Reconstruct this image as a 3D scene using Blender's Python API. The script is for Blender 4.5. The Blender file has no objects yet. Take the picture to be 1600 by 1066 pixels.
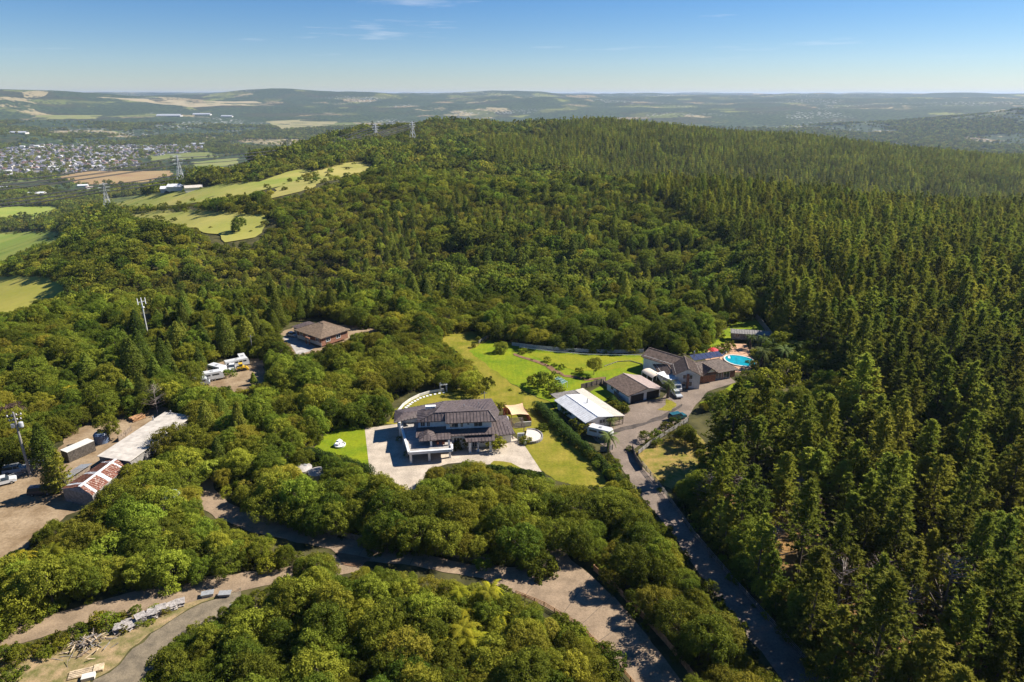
import bpy, bmesh, math, random
import numpy as np
from mathutils import Vector, Matrix
from mathutils.geometry import delaunay_2d_cdt
R = math.radians
random.seed(7); RNG = np.random.default_rng(7)
scene = bpy.context.scene
COL = scene.collection

# ------------------------------------------------------------------ camera, sky, sun, exposure
CAM_H, PITCH, FPX = 75.0, R(19.84), 1067.0
cam_d = bpy.data.cameras.new('camera'); cam = bpy.data.objects.new('camera', cam_d); COL.objects.link(cam)
cam.location = (0, 0, CAM_H); cam.rotation_euler = (math.pi/2 - PITCH, 0, 0)
cam_d.sensor_width = 36; cam_d.lens = 36*FPX/1600; cam_d.clip_start = 1; cam_d.clip_end = 80000
scene.camera = cam
SUN_EL, SUN_AZ = R(41), R(20)      # azimuth measured from +X towards +Y
sun_vec = Vector((math.cos(SUN_EL)*math.cos(SUN_AZ), math.cos(SUN_EL)*math.sin(SUN_AZ), math.sin(SUN_EL)))
world = bpy.data.worlds.new('World'); scene.world = world; world.use_nodes = True
wn, wl = world.node_tree.nodes, world.node_tree.links
bg = wn['Background']; bg.inputs['Strength'].default_value = 0.055
sky = wn.new('ShaderNodeTexSky'); sky.sky_type = 'NISHITA'; sky.sun_disc = False
sky.sun_elevation = SUN_EL; sky.sun_rotation = math.pi/2 - SUN_AZ
sky.altitude = 900; sky.air_density = 1.0; sky.dust_density = 0.05; sky.ozone_density = 4.0
# thin cirrus wisps over the whole sky
tc = wn.new('ShaderNodeTexCoord'); sep = wn.new('ShaderNodeSeparateXYZ'); wl.new(tc.outputs['Generated'], sep.inputs[0])
mz = wn.new('ShaderNodeMath'); mz.operation = 'MAXIMUM'; mz.inputs[1].default_value = 0.03; wl.new(sep.outputs['Z'], mz.inputs[0])
dv = wn.new('ShaderNodeVectorMath'); dv.operation = 'DIVIDE'
cz = wn.new('ShaderNodeCombineXYZ')
for i in range(3): wl.new(mz.outputs[0], cz.inputs[i])
wl.new(tc.outputs['Generated'], dv.inputs[0]); wl.new(cz.outputs[0], dv.inputs[1])
mp = wn.new('ShaderNodeMapping'); mp.inputs['Scale'].default_value = (0.16, 0.16, 0.0); mp.inputs['Location'].default_value = (2.3, 0.55, 0)
wl.new(dv.outputs[0], mp.inputs['Vector'])
cn = wn.new('ShaderNodeTexNoise'); cn.inputs['Scale'].default_value = 1.7; cn.inputs['Detail'].default_value = 8; cn.inputs['Roughness'].default_value = 0.62
wl.new(mp.outputs[0], cn.inputs['Vector'])
cr = wn.new('ShaderNodeMapRange'); cr.inputs['From Min'].default_value = 0.595; cr.inputs['From Max'].default_value = 0.80
cr.inputs['To Max'].default_value = 0.6
wl.new(cn.outputs['Fac'], cr.inputs['Value'])
cm = wn.new('ShaderNodeMix'); cm.data_type = 'RGBA'; cm.inputs['B'].default_value = (9.5, 9.6, 10.2, 1)
cf_ = wn.new('ShaderNodeMapRange'); cf_.inputs['From Min'].default_value = 0.035; cf_.inputs['From Max'].default_value = 0.075; wl.new(sep.outputs['Z'], cf_.inputs['Value']); cmul = wn.new('ShaderNodeMath'); cmul.operation = 'MULTIPLY'; wl.new(cr.outputs[0], cmul.inputs[0]); wl.new(cf_.outputs[0], cmul.inputs[1]); wl.new(cmul.outputs[0], cm.inputs['Factor']); hsv = wn.new('ShaderNodeHueSaturation'); hsv.inputs['Saturation'].default_value = 1.32; wl.new(sky.outputs[0], hsv.inputs['Color']); tint = wn.new('ShaderNodeMix'); tint.data_type = 'RGBA'; tint.blend_type = 'MULTIPLY'; tint.inputs['Factor'].default_value = 1; tint.inputs['B'].default_value = (0.86, 0.88, 1.02, 1); wl.new(hsv.outputs[0], tint.inputs['A']); wl.new(tint.outputs['Result'], cm.inputs['A']); wl.new(cm.outputs['Result'], bg.inputs['Color'])
sun_d = bpy.data.lights.new('sun', 'SUN'); sun_d.energy = 5.0; sun_d.angle = R(0.53); sun_d.color = (1.0, 0.94, 0.84)
sun = bpy.data.objects.new('sun', sun_d); COL.objects.link(sun); sun.rotation_euler = sun_vec.to_track_quat('Z', 'Y').to_euler()
vs = scene.view_settings; vs.view_transform = 'Standard'; vs.look = 'None'; vs.gamma = 1; vs.use_curve_mapping = False; vs.exposure = 0.95
scene.render.engine = 'CYCLES'
cy = scene.cycles; cy.max_bounces = 6; cy.diffuse_bounces = 4; cy.glossy_bounces = 2; cy.transmission_bounces = 3; cy.volume_bounces = 0
cy.transparent_max_bounces = 6; cy.use_denoising = True; cy.caustics_reflective = False; cy.caustics_refractive = False

# ------------------------------------------------------------------ terrain height and pixel helpers
def sstep(a, b, x):
    t = np.clip((x-a)/(b-a), 0, 1); return t*t*(3-2*t)
def vnoise(x, y, seed=0):
    x = np.asarray(x, float); y = np.asarray(y, float)
    xi = np.floor(x).astype(np.int64); yi = np.floor(y).astype(np.int64); fx = x-xi; fy = y-yi
    fx = fx*fx*(3-2*fx); fy = fy*fy*(3-2*fy)
    def h(i, j):
        n = (i*374761393 + j*668265263 + seed*974711) & 0x7fffffff
        n = ((n ^ (n >> 13))*1274126177) & 0x7fffffff
        return ((n ^ (n >> 16)) & 0xffff)/65535.0
    return (h(xi, yi)*(1-fx)+h(xi+1, yi)*fx)*(1-fy)+(h(xi, yi+1)*(1-fx)+h(xi+1, yi+1)*fx)*fy
def fbm(x, y, o=4, seed=0):
    s = 0; a = 0.5
    for k in range(o):
        s = s+a*vnoise(x*2**k, y*2**k, seed+k); a *= 0.5
    return s
EY = [-400, 100, 170, 250, 330, 600, 1000, 1400, 1800, 2400, 3200, 90000]
EX = [-230, -190, -165, -110, -70, -120, -230, -190, 60, 900, 3500, 90000]
def zf(x, y):
    x = np.asarray(x, float); y = np.asarray(y, float)
    d = np.interp(y, EY, EX)-x
    drop = -155*(0.5*sstep(0, 560, d)+0.5*sstep(40, 900, d))
    plate = 1-sstep(0, 500, d)
    gul = -20*np.exp(-((y-325)/62)**2)*sstep(-330, -100, x)*(1-sstep(70, 150, x))*plate
    roll = plate*(4*np.exp(-((y-520)/90)**2) - 58*np.exp(-((y-820)/190)**2)*sstep(-60, 260, x) + 14*np.exp(-((y-1370)/200)**2))
    roll = roll*sstep(240, 420, y)
    roll = roll - plate*58*sstep(250, 1150, x)*sstep(380, 1000, y) - plate*14*sstep(150, 420, x)*sstep(200, 400, y)
    rough = (fbm(x/140, y/140, 3, 5)-0.44)*16*sstep(235, 420, y+0.35*np.abs(x)*0)*plate
    back = -155*sstep(1500, 2300, y+0.10*x)
    z = np.maximum(drop+gul+roll+rough, -155)
    z = np.where(y > 1500, z*(1-sstep(1500, 2300, y+0.10*x))+back, z)
    z = np.maximum(z, -156)
    r = np.hypot(x, y)
    und = (fbm(x/420, y/420, 3, 11)-0.44)*26*sstep(900, 1600, r)*(1-plate)
    hills = fbm(x/2300+3.1, y/1250+1.7, 5, 21)
    amp = sstep(3600, 9000, r)*255
    ridge = (0.42+0.84*hills)*amp*(1.03-0.05*np.clip(x/np.maximum(y, 1), -1, 1))
    mid = 75*sstep(0.47, 0.72, fbm(x/1500+7, y/1500, 4, 31))*sstep(2600, 3800, r)*(1-sstep(6500, 9000, r))
    spur = 120*np.exp(-((x-3600)/900)**2-((y-4300)/520)**2)
    return z+und+ridge+mid+spur
CP, SP = math.cos(PITCH), math.sin(PITCH)
def proj(x, y, z):
    dz = z-CAM_H; dep = y*CP-dz*SP; up = y*SP+dz*CP
    dep = np.where(np.abs(dep) < 1e-6, 1e-6, dep)
    return 800+FPX*x/dep, 533-FPX*up/dep, dep
_T = 30*1.004**np.arange(1700)
def P(px, py, dz=0.0):
    """world point where the sight line through a photo pixel meets the ground (raised by dz)"""
    a = (px-800)/FPX; b = (533-py)/FPX
    d = np.array([a, CP+b*SP, -SP+b*CP])
    X = d[0]*_T; Y = d[1]*_T; Z = CAM_H+d[2]*_T
    g = zf(X, Y)+dz; i = np.argmax(Z < g)
    if i == 0: i = len(_T)-1
    t0, t1 = _T[i-1], _T[i]
    for _ in range(30):
        tm = (t0+t1)/2
        if CAM_H+d[2]*tm < float(zf(d[0]*tm, d[1]*tm))+dz: t1 = tm
        else: t0 = tm
    return Vector((d[0]*t1, d[1]*t1, CAM_H+d[2]*t1))
def gz(x, y): return float(zf(x, y))
def inpoly(px, py, poly):
    px = np.asarray(px, float); py = np.asarray(py, float)
    xs = [q[0] for q in poly]; ys = [q[1] for q in poly]
    box = (px >= min(xs)) & (px <= max(xs)) & (py >= min(ys)) & (py <= max(ys)); out = np.zeros(px.shape, bool)
    if not box.any(): return out
    px = px[box]; py = py[box]; c = np.zeros(px.shape, bool); n = len(poly); j = n-1
    for i in range(n):
        xi, yi = poly[i]; xj, yj = poly[j]
        if yi != yj: c ^= ((yi > py) != (yj > py)) & (px < (xj-xi)*(py-yi)/(yj-yi)+xi)
        j = i
    out[box] = c
    return out

# ------------------------------------------------------------------ materials
MATS = {}
def mat(name, col, rough=0.8, spec=0.3, var=0.12, scale=3.0, bump=0.0, bscale=None, metal=0.0, col2=None, detail=4, w=(0.35, 0.65), grain=None, stripe=0):
    if name in MATS: return MATS[name]
    if grain is None: grain = 0.26 if bump else 0.07
    m = bpy.data.materials.new(name); m.use_nodes = True; n, l = m.node_tree.nodes, m.node_tree.links
    b = n['Principled BSDF']; b.inputs['Roughness'].default_value = rough; b.inputs['Specular IOR Level'].default_value = spec
    b.inputs['Metallic'].default_value = metal
    g = n.new('ShaderNodeNewGeometry')
    t = n.new('ShaderNodeTexNoise'); t.inputs['Scale'].default_value = scale; t.inputs['Detail'].default_value = detail; t.inputs['Roughness'].default_value = 0.6
    l.new(g.outputs['Position'], t.inputs['Vector'])
    mr = n.new('ShaderNodeMapRange'); mr.inputs['From Min'].default_value = w[0]; mr.inputs['From Max'].default_value = w[1]
    l.new(t.outputs['Fac'], mr.inputs['Value'])
    mx = n.new('ShaderNodeMix'); mx.data_type = 'RGBA'
    c2 = col2 or tuple(min(1, c*(1+var*2)) for c in col); c1 = col if col2 else tuple(c*(1-var*2) for c in col)
    mx.inputs['A'].default_value = (*c1, 1); mx.inputs['B'].default_value = (*c2, 1)
    l.new(mr.outputs[0], mx.inputs['Factor'])
    fn = n.new('ShaderNodeTexNoise'); fn.inputs['Scale'].default_value = max(scale*11, 0.3); fn.inputs['Detail'].default_value = 6; fn.inputs['Roughness'].default_value = 0.7; l.new(g.outputs['Position'], fn.inputs['Vector'])
    fr = n.new('ShaderNodeMapRange'); fr.inputs['From Min'].default_value = 0.3; fr.inputs['From Max'].default_value = 0.7; fr.inputs['To Min'].default_value = 1-grain; fr.inputs['To Max'].default_value = 1+grain; l.new(fn.outputs['Fac'], fr.inputs['Value'])
    fh = n.new('ShaderNodeHueSaturation'); l.new(mx.outputs['Result'], fh.inputs['Color']); l.new(fr.outputs[0], fh.inputs['Value']); l.new(fh.outputs[0], b.inputs['Base Color'])
    if stripe:   # mowing bands
        wv = n.new('ShaderNodeTexWave'); wv.inputs['Scale'].default_value = stripe; wv.inputs['Distortion'].default_value = 6; wv.inputs['Detail'].default_value = 2; wv.inputs['Detail Scale'].default_value = 0.3; l.new(g.outputs['Position'], wv.inputs['Vector'])
        wr = n.new('ShaderNodeMapRange'); wr.inputs['To Min'].default_value = 0.96; wr.inputs['To Max'].default_value = 1.03; l.new(wv.outputs['Fac'], wr.inputs['Value'])
        wm = n.new('ShaderNodeMath'); wm.operation = 'MULTIPLY'; l.new(fr.outputs[0], wm.inputs[0]); l.new(wr.outputs[0], wm.inputs[1]); l.new(wm.outputs[0], fh.inputs['Value'])
    if bump:
        t2 = n.new('ShaderNodeTexNoise'); t2.inputs['Scale'].default_value = bscale or scale*4; t2.inputs['Detail'].default_value = 5
        l.new(g.outputs['Position'], t2.inputs['Vector'])
        bp = n.new('ShaderNodeBump'); bp.inputs['Strength'].default_value = bump; bp.inputs['Distance'].default_value = 0.1
        l.new(t2.outputs['Fac'], bp.inputs['Height']); l.new(bp.outputs[0], b.inputs['Normal'])
    MATS[name] = m; return m
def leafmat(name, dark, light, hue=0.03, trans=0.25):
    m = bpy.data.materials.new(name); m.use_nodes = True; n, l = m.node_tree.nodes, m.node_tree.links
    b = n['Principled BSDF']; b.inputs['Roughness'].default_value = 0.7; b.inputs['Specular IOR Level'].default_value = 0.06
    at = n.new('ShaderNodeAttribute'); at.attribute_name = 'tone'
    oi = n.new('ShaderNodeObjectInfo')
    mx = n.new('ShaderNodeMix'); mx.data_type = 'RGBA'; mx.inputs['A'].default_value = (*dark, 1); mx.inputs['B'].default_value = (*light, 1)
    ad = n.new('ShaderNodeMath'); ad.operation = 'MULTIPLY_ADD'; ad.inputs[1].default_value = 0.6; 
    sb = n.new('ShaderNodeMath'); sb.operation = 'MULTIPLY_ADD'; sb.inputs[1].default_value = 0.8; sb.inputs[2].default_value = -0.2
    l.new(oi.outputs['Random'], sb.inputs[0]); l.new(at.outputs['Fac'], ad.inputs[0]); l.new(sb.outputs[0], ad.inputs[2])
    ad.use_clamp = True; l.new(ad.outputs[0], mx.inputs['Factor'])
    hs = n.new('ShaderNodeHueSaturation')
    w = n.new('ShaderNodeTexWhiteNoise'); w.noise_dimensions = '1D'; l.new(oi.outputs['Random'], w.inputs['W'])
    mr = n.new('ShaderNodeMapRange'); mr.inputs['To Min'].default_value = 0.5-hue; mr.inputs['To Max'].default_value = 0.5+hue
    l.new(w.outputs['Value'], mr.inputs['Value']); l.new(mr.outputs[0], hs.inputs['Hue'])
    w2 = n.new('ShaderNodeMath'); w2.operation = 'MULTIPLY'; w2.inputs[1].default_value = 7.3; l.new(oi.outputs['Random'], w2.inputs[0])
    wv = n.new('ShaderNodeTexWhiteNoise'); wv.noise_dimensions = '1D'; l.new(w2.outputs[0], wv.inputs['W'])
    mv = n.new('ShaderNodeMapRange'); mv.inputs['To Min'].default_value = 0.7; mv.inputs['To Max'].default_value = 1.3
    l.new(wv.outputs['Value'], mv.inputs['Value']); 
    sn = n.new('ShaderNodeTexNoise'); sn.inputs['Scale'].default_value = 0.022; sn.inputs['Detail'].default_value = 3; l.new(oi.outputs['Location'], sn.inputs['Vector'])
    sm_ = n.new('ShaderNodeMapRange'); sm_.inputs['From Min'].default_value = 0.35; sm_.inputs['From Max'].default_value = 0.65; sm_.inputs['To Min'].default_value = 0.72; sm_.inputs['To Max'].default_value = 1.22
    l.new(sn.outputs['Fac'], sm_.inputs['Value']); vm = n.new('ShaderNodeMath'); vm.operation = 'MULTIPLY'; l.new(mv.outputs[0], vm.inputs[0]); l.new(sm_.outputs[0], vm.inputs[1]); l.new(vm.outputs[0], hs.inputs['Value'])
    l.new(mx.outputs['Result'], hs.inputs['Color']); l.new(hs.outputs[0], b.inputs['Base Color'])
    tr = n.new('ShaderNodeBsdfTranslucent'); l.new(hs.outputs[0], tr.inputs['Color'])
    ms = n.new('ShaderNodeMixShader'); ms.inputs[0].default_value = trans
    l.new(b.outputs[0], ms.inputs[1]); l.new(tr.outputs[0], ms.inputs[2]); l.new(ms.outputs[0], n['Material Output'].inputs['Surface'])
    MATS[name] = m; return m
M_bark = mat('bark', (0.10, 0.075, 0.055), 0.9, var=0.25, scale=2)
M_deadwood = mat('dead_wood', (0.24, 0.20, 0.17), 0.9, var=0.2, scale=2)
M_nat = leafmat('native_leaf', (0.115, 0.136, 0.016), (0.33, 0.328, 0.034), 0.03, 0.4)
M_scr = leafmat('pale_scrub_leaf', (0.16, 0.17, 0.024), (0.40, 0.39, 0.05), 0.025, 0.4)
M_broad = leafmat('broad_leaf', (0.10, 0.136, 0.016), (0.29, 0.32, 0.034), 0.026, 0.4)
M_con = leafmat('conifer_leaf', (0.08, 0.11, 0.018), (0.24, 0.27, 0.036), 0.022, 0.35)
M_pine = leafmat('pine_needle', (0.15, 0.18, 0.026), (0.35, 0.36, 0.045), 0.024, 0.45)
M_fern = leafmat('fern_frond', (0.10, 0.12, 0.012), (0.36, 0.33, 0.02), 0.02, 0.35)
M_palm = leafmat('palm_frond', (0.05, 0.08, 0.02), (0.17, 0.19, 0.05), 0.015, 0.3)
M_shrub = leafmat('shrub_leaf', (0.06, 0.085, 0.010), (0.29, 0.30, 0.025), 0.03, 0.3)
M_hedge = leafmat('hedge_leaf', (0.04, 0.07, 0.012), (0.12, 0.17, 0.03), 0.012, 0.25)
M_dry = leafmat('dry_leaf', (0.10, 0.06, 0.055), (0.22, 0.15, 0.12), 0.01, 0.2)
M_white = mat('white_paint', (0.72, 0.71, 0.69), 0.6, var=0.04, scale=1.5)
M_cream = mat('cream_wall', (0.60, 0.57, 0.51), 0.7, var=0.05, scale=1.5)
M_roof = mat('dark_brown_roof', (0.115, 0.088, 0.082), 0.5, 0.4, var=0.14, scale=1.2)
M_roof2 = mat('tile_brown_roof', (0.16, 0.115, 0.09), 0.65, 0.3, var=0.18, scale=1.5)
M_roofp = mat('pink_and_sunlit_roof', (0.42, 0.33, 0.29), 0.55, 0.4, var=0.07, scale=1.2)  # pink farmhouse roof; on the garage it stands for a sunlit slope
M_roofw = mat('white_metal_roof', (0.66, 0.66, 0.66), 0.45, 0.4, var=0.06, scale=0.9)
M_roofb = mat('bare_concrete_roof', (0.50, 0.45, 0.385), 0.7, 0.3, var=0.09, scale=0.6)
M_rust = mat('rusty_red_roof', (0.15, 0.052, 0.034), 0.8, 0.2, scale=2.2, col2=(0.29, 0.15, 0.10), w=(0.4, 0.62), detail=8)
M_rustp = mat('rust_patched_roof', (0.20, 0.075, 0.048), 0.8, 0.2, scale=3.5, col2=(0.46, 0.37, 0.31), w=(0.52, 0.6), detail=9)
M_grey = mat('grey_metal', (0.28, 0.285, 0.29), 0.5, 0.5, var=0.1)
M_galv = mat('galvanised_steel', (0.42, 0.43, 0.44), 0.45, 0.5, var=0.08)
M_dark = mat('dark_void', (0.025, 0.024, 0.024), 0.8, var=0.1)
M_glass = mat('window_glass', (0.035, 0.045, 0.055), 0.08, 0.8, var=0.1)
M_timber = mat('weathered_timber', (0.20, 0.155, 0.115), 0.85, var=0.2, scale=2)
M_redwood = mat('red_timber', (0.27, 0.085, 0.04), 0.7, var=0.15, scale=2)
M_orange = mat('orange_timber', (0.38, 0.21, 0.10), 0.8, var=0.15, scale=2)
M_greyt = mat('grey_timber', (0.25, 0.23, 0.21), 0.85, var=0.15, scale=2)
M_pale = mat('pale_timber', (0.52, 0.40, 0.26), 0.8, var=0.15, scale=2)
M_brick = mat('brown_brick', (0.25, 0.12, 0.075), 0.9, var=0.25, scale=4)
M_sail = mat('sail_cloth', (0.66, 0.45, 0.27), 0.8, 0.2, var=0.06)
M_conc = mat('pale_concrete', (0.43, 0.36, 0.28), 0.85, 0.2, var=0.09, scale=0.35, bump=0.15, bscale=6, detail=8)
M_concg = mat('grey_concrete', (0.36, 0.33, 0.30), 0.85, 0.2, var=0.12, scale=0.5, bump=0.1, bscale=6)
M_asph = mat('worn_asphalt', (0.20, 0.155, 0.12), 0.9, 0.2, var=0.10, scale=0.25, bump=0.1, bscale=8, detail=9)
M_road = mat('dusty_road', (0.255, 0.185, 0.12), 0.9, 0.2, var=0.10, scale=0.35, bump=0.15, bscale=5, detail=9)
M_gravel = mat('grey_gravel', (0.13, 0.107, 0.075), 0.95, 0.2, scale=0.6, col2=(0.23, 0.185, 0.125), bump=0.5, bscale=4, detail=10)
M_dirt = mat('yellow_dirt', (0.185, 0.125, 0.07), 0.95, 0.1, scale=0.18, col2=(0.33, 0.245, 0.155), bump=0.3, bscale=2, detail=10)
M_brown = mat('brown_soil', (0.13, 0.075, 0.042), 0.95, 0.1, scale=0.8, col2=(0.24, 0.14, 0.085), bump=0.4, bscale=3, detail=8)
M_lawn = mat('green_lawn', (0.115, 0.18, 0.007), 0.9, 0.1, scale=0.16, col2=(0.215, 0.24, 0.010), stripe=0.22, bump=0.3, bscale=6, detail=9)
M_lawnd = mat('dry_lawn', (0.14, 0.15, 0.010), 0.9, 0.1, scale=0.2, col2=(0.26, 0.21, 0.032), stripe=0.22, bump=0.3, bscale=6, detail=9)
M_rough = mat('rough_grass', (0.14, 0.14, 0.02), 0.95, 0.1, scale=0.5, col2=(0.32, 0.215, 0.07), bump=0.5, bscale=4, detail=9)
M_pave = mat('orange_paving', (0.46, 0.27, 0.16), 0.8, var=0.1, scale=0.8)
M_tyre = mat('black_rubber', (0.02, 0.02, 0.02), 0.7)
M_alloy = mat('wheel_rim', (0.4, 0.4, 0.4), 0.3, 0.5, metal=0.6)
M_red = mat('red_canvas', (0.55, 0.04, 0.04), 0.7)
M_lamp = mat('lamp_glass', (0.6, 0.6, 0.58), 0.15, 0.6)
M_tail = mat('tail_lamp', (0.35, 0.02, 0.02), 0.2, 0.6)
M_cable = mat('cable_steel', (0.09, 0.09, 0.09), 0.5)
M_pool = mat('pool_water', (0.0, 0.27, 0.33), 0.05, 0.6, var=0.12, scale=0.5, bump=0.06, bscale=1.5)
M_blue = mat('blue_plastic', (0.10, 0.14, 0.22), 0.4, 0.5, var=0.15)
M_solar = mat('solar_glass', (0.05, 0.06, 0.11), 0.15, 0.6, var=0.1)
def paint(name, c): return mat(name, c, 0.25, 0.6, var=0.03)

# ------------------------------------------------------------------ object helpers
def tag(o, label=None, cat=None, group=None, kind=None):
    if label: o['label'] = label
    if cat: o['category'] = cat
    if group: o['group'] = group
    if kind: o['kind'] = kind
    return o
def empty(name, loc, rz=0, label=None, cat=None, group=None):
    o = bpy.data.objects.new(name, None); COL.objects.link(o); o.location = loc; o.rotation_euler = (0, 0, rz)
    o.empty_display_size = 0.5
    return tag(o, label, cat, group)
def link(name, me, parent=None, loc=None, rz=None):
    o = bpy.data.objects.new(name, me); COL.objects.link(o)
    if parent: o.parent = parent
    if loc is not None: o.location = loc
    if rz is not None: o.rotation_euler = (0, 0, rz)
    return o
class MB:
    def __init__(s): s.v = []; s.f = []; s.m = []
    def poly(s, pts, m=0):
        b = len(s.v); s.v += [tuple(p) for p in pts]; s.f.append(list(range(b, b+len(pts)))); s.m.append(m); return s
    def box(s, x0, x1, y0, y1, z0, z1, m=0):
        return s.hexa([(x0, y0, z0), (x1, y0, z0), (x1, y1, z0), (x0, y1, z0), (x0, y0, z1), (x1, y0, z1), (x1, y1, z1), (x0, y1, z1)], m)
    def hexa(s, p, m=0):
        b = len(s.v); s.v += [tuple(q) for q in p]
        for f in ((0, 3, 2, 1), (4, 5, 6, 7), (0, 1, 5, 4), (1, 2, 6, 5), (2, 3, 7, 6), (3, 0, 4, 7)):
            s.f.append([b+i for i in f]); s.m.append(m)
        return s
    def beam(s, a, b, w, h=None, m=0):
        a = Vector(a); b = Vector(b); h = h or w; d = (b-a)
        if d.length < 1e-6: return s
        d.normalize(); up = Vector((0, 0, 1)) if abs(d.z) < 0.95 else Vector((1, 0, 0))
        sx = d.cross(up).normalized()*(w/2); sy = sx.cross(d).normalized()*(h/2)
        return s.hexa([a-sx-sy, a+sx-sy, b+sx-sy, b-sx-sy, a-sx+sy, a+sx+sy, b+sx+sy, b-sx+sy], m)
    def tube(s, a, b, r0, r1=None, n=8, m=0, cap=True):
        a = Vector(a); b = Vector(b); r1 = r0 if r1 is None else r1; d = (b-a).normalized()
        up = Vector((0, 0, 1)) if abs(d.z) < 0.95 else Vector((1, 0, 0))
        u = d.cross(up).normalized(); w = d.cross(u); k = len(s.v)
        for c, r in ((a, r0), (b, r1)):
            for i in range(n):
                t = 2*math.pi*i/n; s.v.append(tuple(c+u*math.cos(t)*r+w*math.sin(t)*r))
        for i in range(n):
            j = (i+1) % n; s.f.append([k+i, k+j, k+n+j, k+n+i]); s.m.append(m)
        if cap:
            s.f.append([k+i for i in range(n)][::-1]); s.m.append(m); s.f.append([k+n+i for i in range(n)]); s.m.append(m)
        return s
    def lathe(s, prof, c=(0, 0, 0), n=20, m=0):
        k = len(s.v)
        for r, z in prof:
            for i in range(n):
                t = 2*math.pi*i/n; s.v.append((c[0]+r*math.cos(t), c[1]+r*math.sin(t), c[2]+z))
        for q in range(len(prof)-1):
            for i in range(n):
                j = (i+1) % n; s.f.append([k+q*n+i, k+q*n+j, k+(q+1)*n+j, k+(q+1)*n+i]); s.m.append(m)
        s.f.append([k+(len(prof)-1)*n+i for i in range(n)]); s.m.append(m)
        return s
    def prism(s, pts, z0, z1, m=0):
        n = len(pts); b = len(s.v); s.v += [(p[0], p[1], z0) for p in pts]+[(p[0], p[1], z1) for p in pts]
        s.f.append(list(range(b, b+n))[::-1]); s.m.append(m); s.f.append(list(range(b+n, b+2*n))); s.m.append(m)
        for i in range(n):
            j = (i+1) % n; s.f.append([b+i, b+j, b+n+j, b+n+i]); s.m.append(m)
        return s
    def mesh(s, name, mats):
        me = bpy.data.meshes.new(name); me.from_pydata(s.v, [], s.f)
        for m in (mats if isinstance(mats, (list, tuple)) else [mats]): me.materials.append(m)
        me.polygons.foreach_set('material_index', s.m)
        bm = bmesh.new(); bm.from_mesh(me); bmesh.ops.recalc_face_normals(bm, faces=bm.faces); bm.to_mesh(me); bm.free()
        return me
    def build(s, name, mats, parent=None, loc=None, rz=None): return link(name, s.mesh(name, mats), parent, loc, rz)
def copy_tree(o, parent=None, loc=None, rz=None, scale=None):
    c = o.copy(); COL.objects.link(c); c.parent = parent
    if loc is not None: c.location = loc
    if rz is not None: c.rotation_euler = (0, 0, rz)
    if scale is not None: c.scale = scale
    for ch in o.children: copy_tree(ch, c)
    return c
def sheet(name, pts, m, off=0.06, step=3.0, label=None, world=False, wob=None):
    """ground surface following the terrain; pts are photo pixels (or world points) of its outline"""
    w = [Vector((p[0], p[1])) for p in pts] if world else [P(*p).to_2d() for p in pts]
    # densify the edge with a little wander so that borders are not ruler-straight
    e = []
    for i, a in enumerate(w):
        b = w[(i+1) % len(w)]; L = (b-a).length; k = max(1, int(L/min(step, 1.4 if step < 5 else step*0.5)))
        for j in range(k): e.append(a.lerp(b, j/k))
    if wob is None: wob = {'concrete_driveway': 0.0, 'house_driveway': 0.1, 'asphalt_yard': 0.35, 'pool_paving': 0.0, 'town_ground': 0.0, 'road': 0.45, 'branch_road': 0.5}.get(name, 0.9)
    if wob:
        f = 1/(3.2 if wob < 2 else 28); ex = np.array([p.x for p in e]); ey = np.array([p.y for p in e])
        ox = (fbm(ex*f, ey*f, 3, 3)-.44)*3*wob; oy = (fbm(ex*f+9.3, ey*f, 3, 8)-.44)*3*wob
        e = [Vector((p.x+a_, p.y+b_)) for p, a_, b_ in zip(e, ox, oy)]
    xs = [p.x for p in e]; ys = [p.y for p in e]
    gx = np.arange(min(xs)+step*.5, max(xs), step); gy = np.arange(min(ys)+step*.5, max(ys), step)
    X, Y = np.meshgrid(gx, gy); X = X.ravel(); Y = Y.ravel()
    k = inpoly(X, Y, [(p.x, p.y) for p in e]); X = X[k]; Y = Y[k]
    vs_ = e+[Vector((x, y)) for x, y in zip(X, Y)]
    n = len(e)
    V, E_, F, *_ = delaunay_2d_cdt(vs_, [], [list(range(n))], 1, 1e-4)
    vx = np.array([v.x for v in V]); vy = np.array([v.y for v in V]); vz = zf(vx, vy)+off
    me = bpy.data.meshes.new(name); me.from_pydata(list(zip(vx, vy, vz)), [], F); me.materials.append(m)
    o = link(name, me); tag(o, label, None, None, 'structure')
    if me.polygons and me.polygons[0].normal.z < 0: me.flip_normals()
    return o

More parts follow.
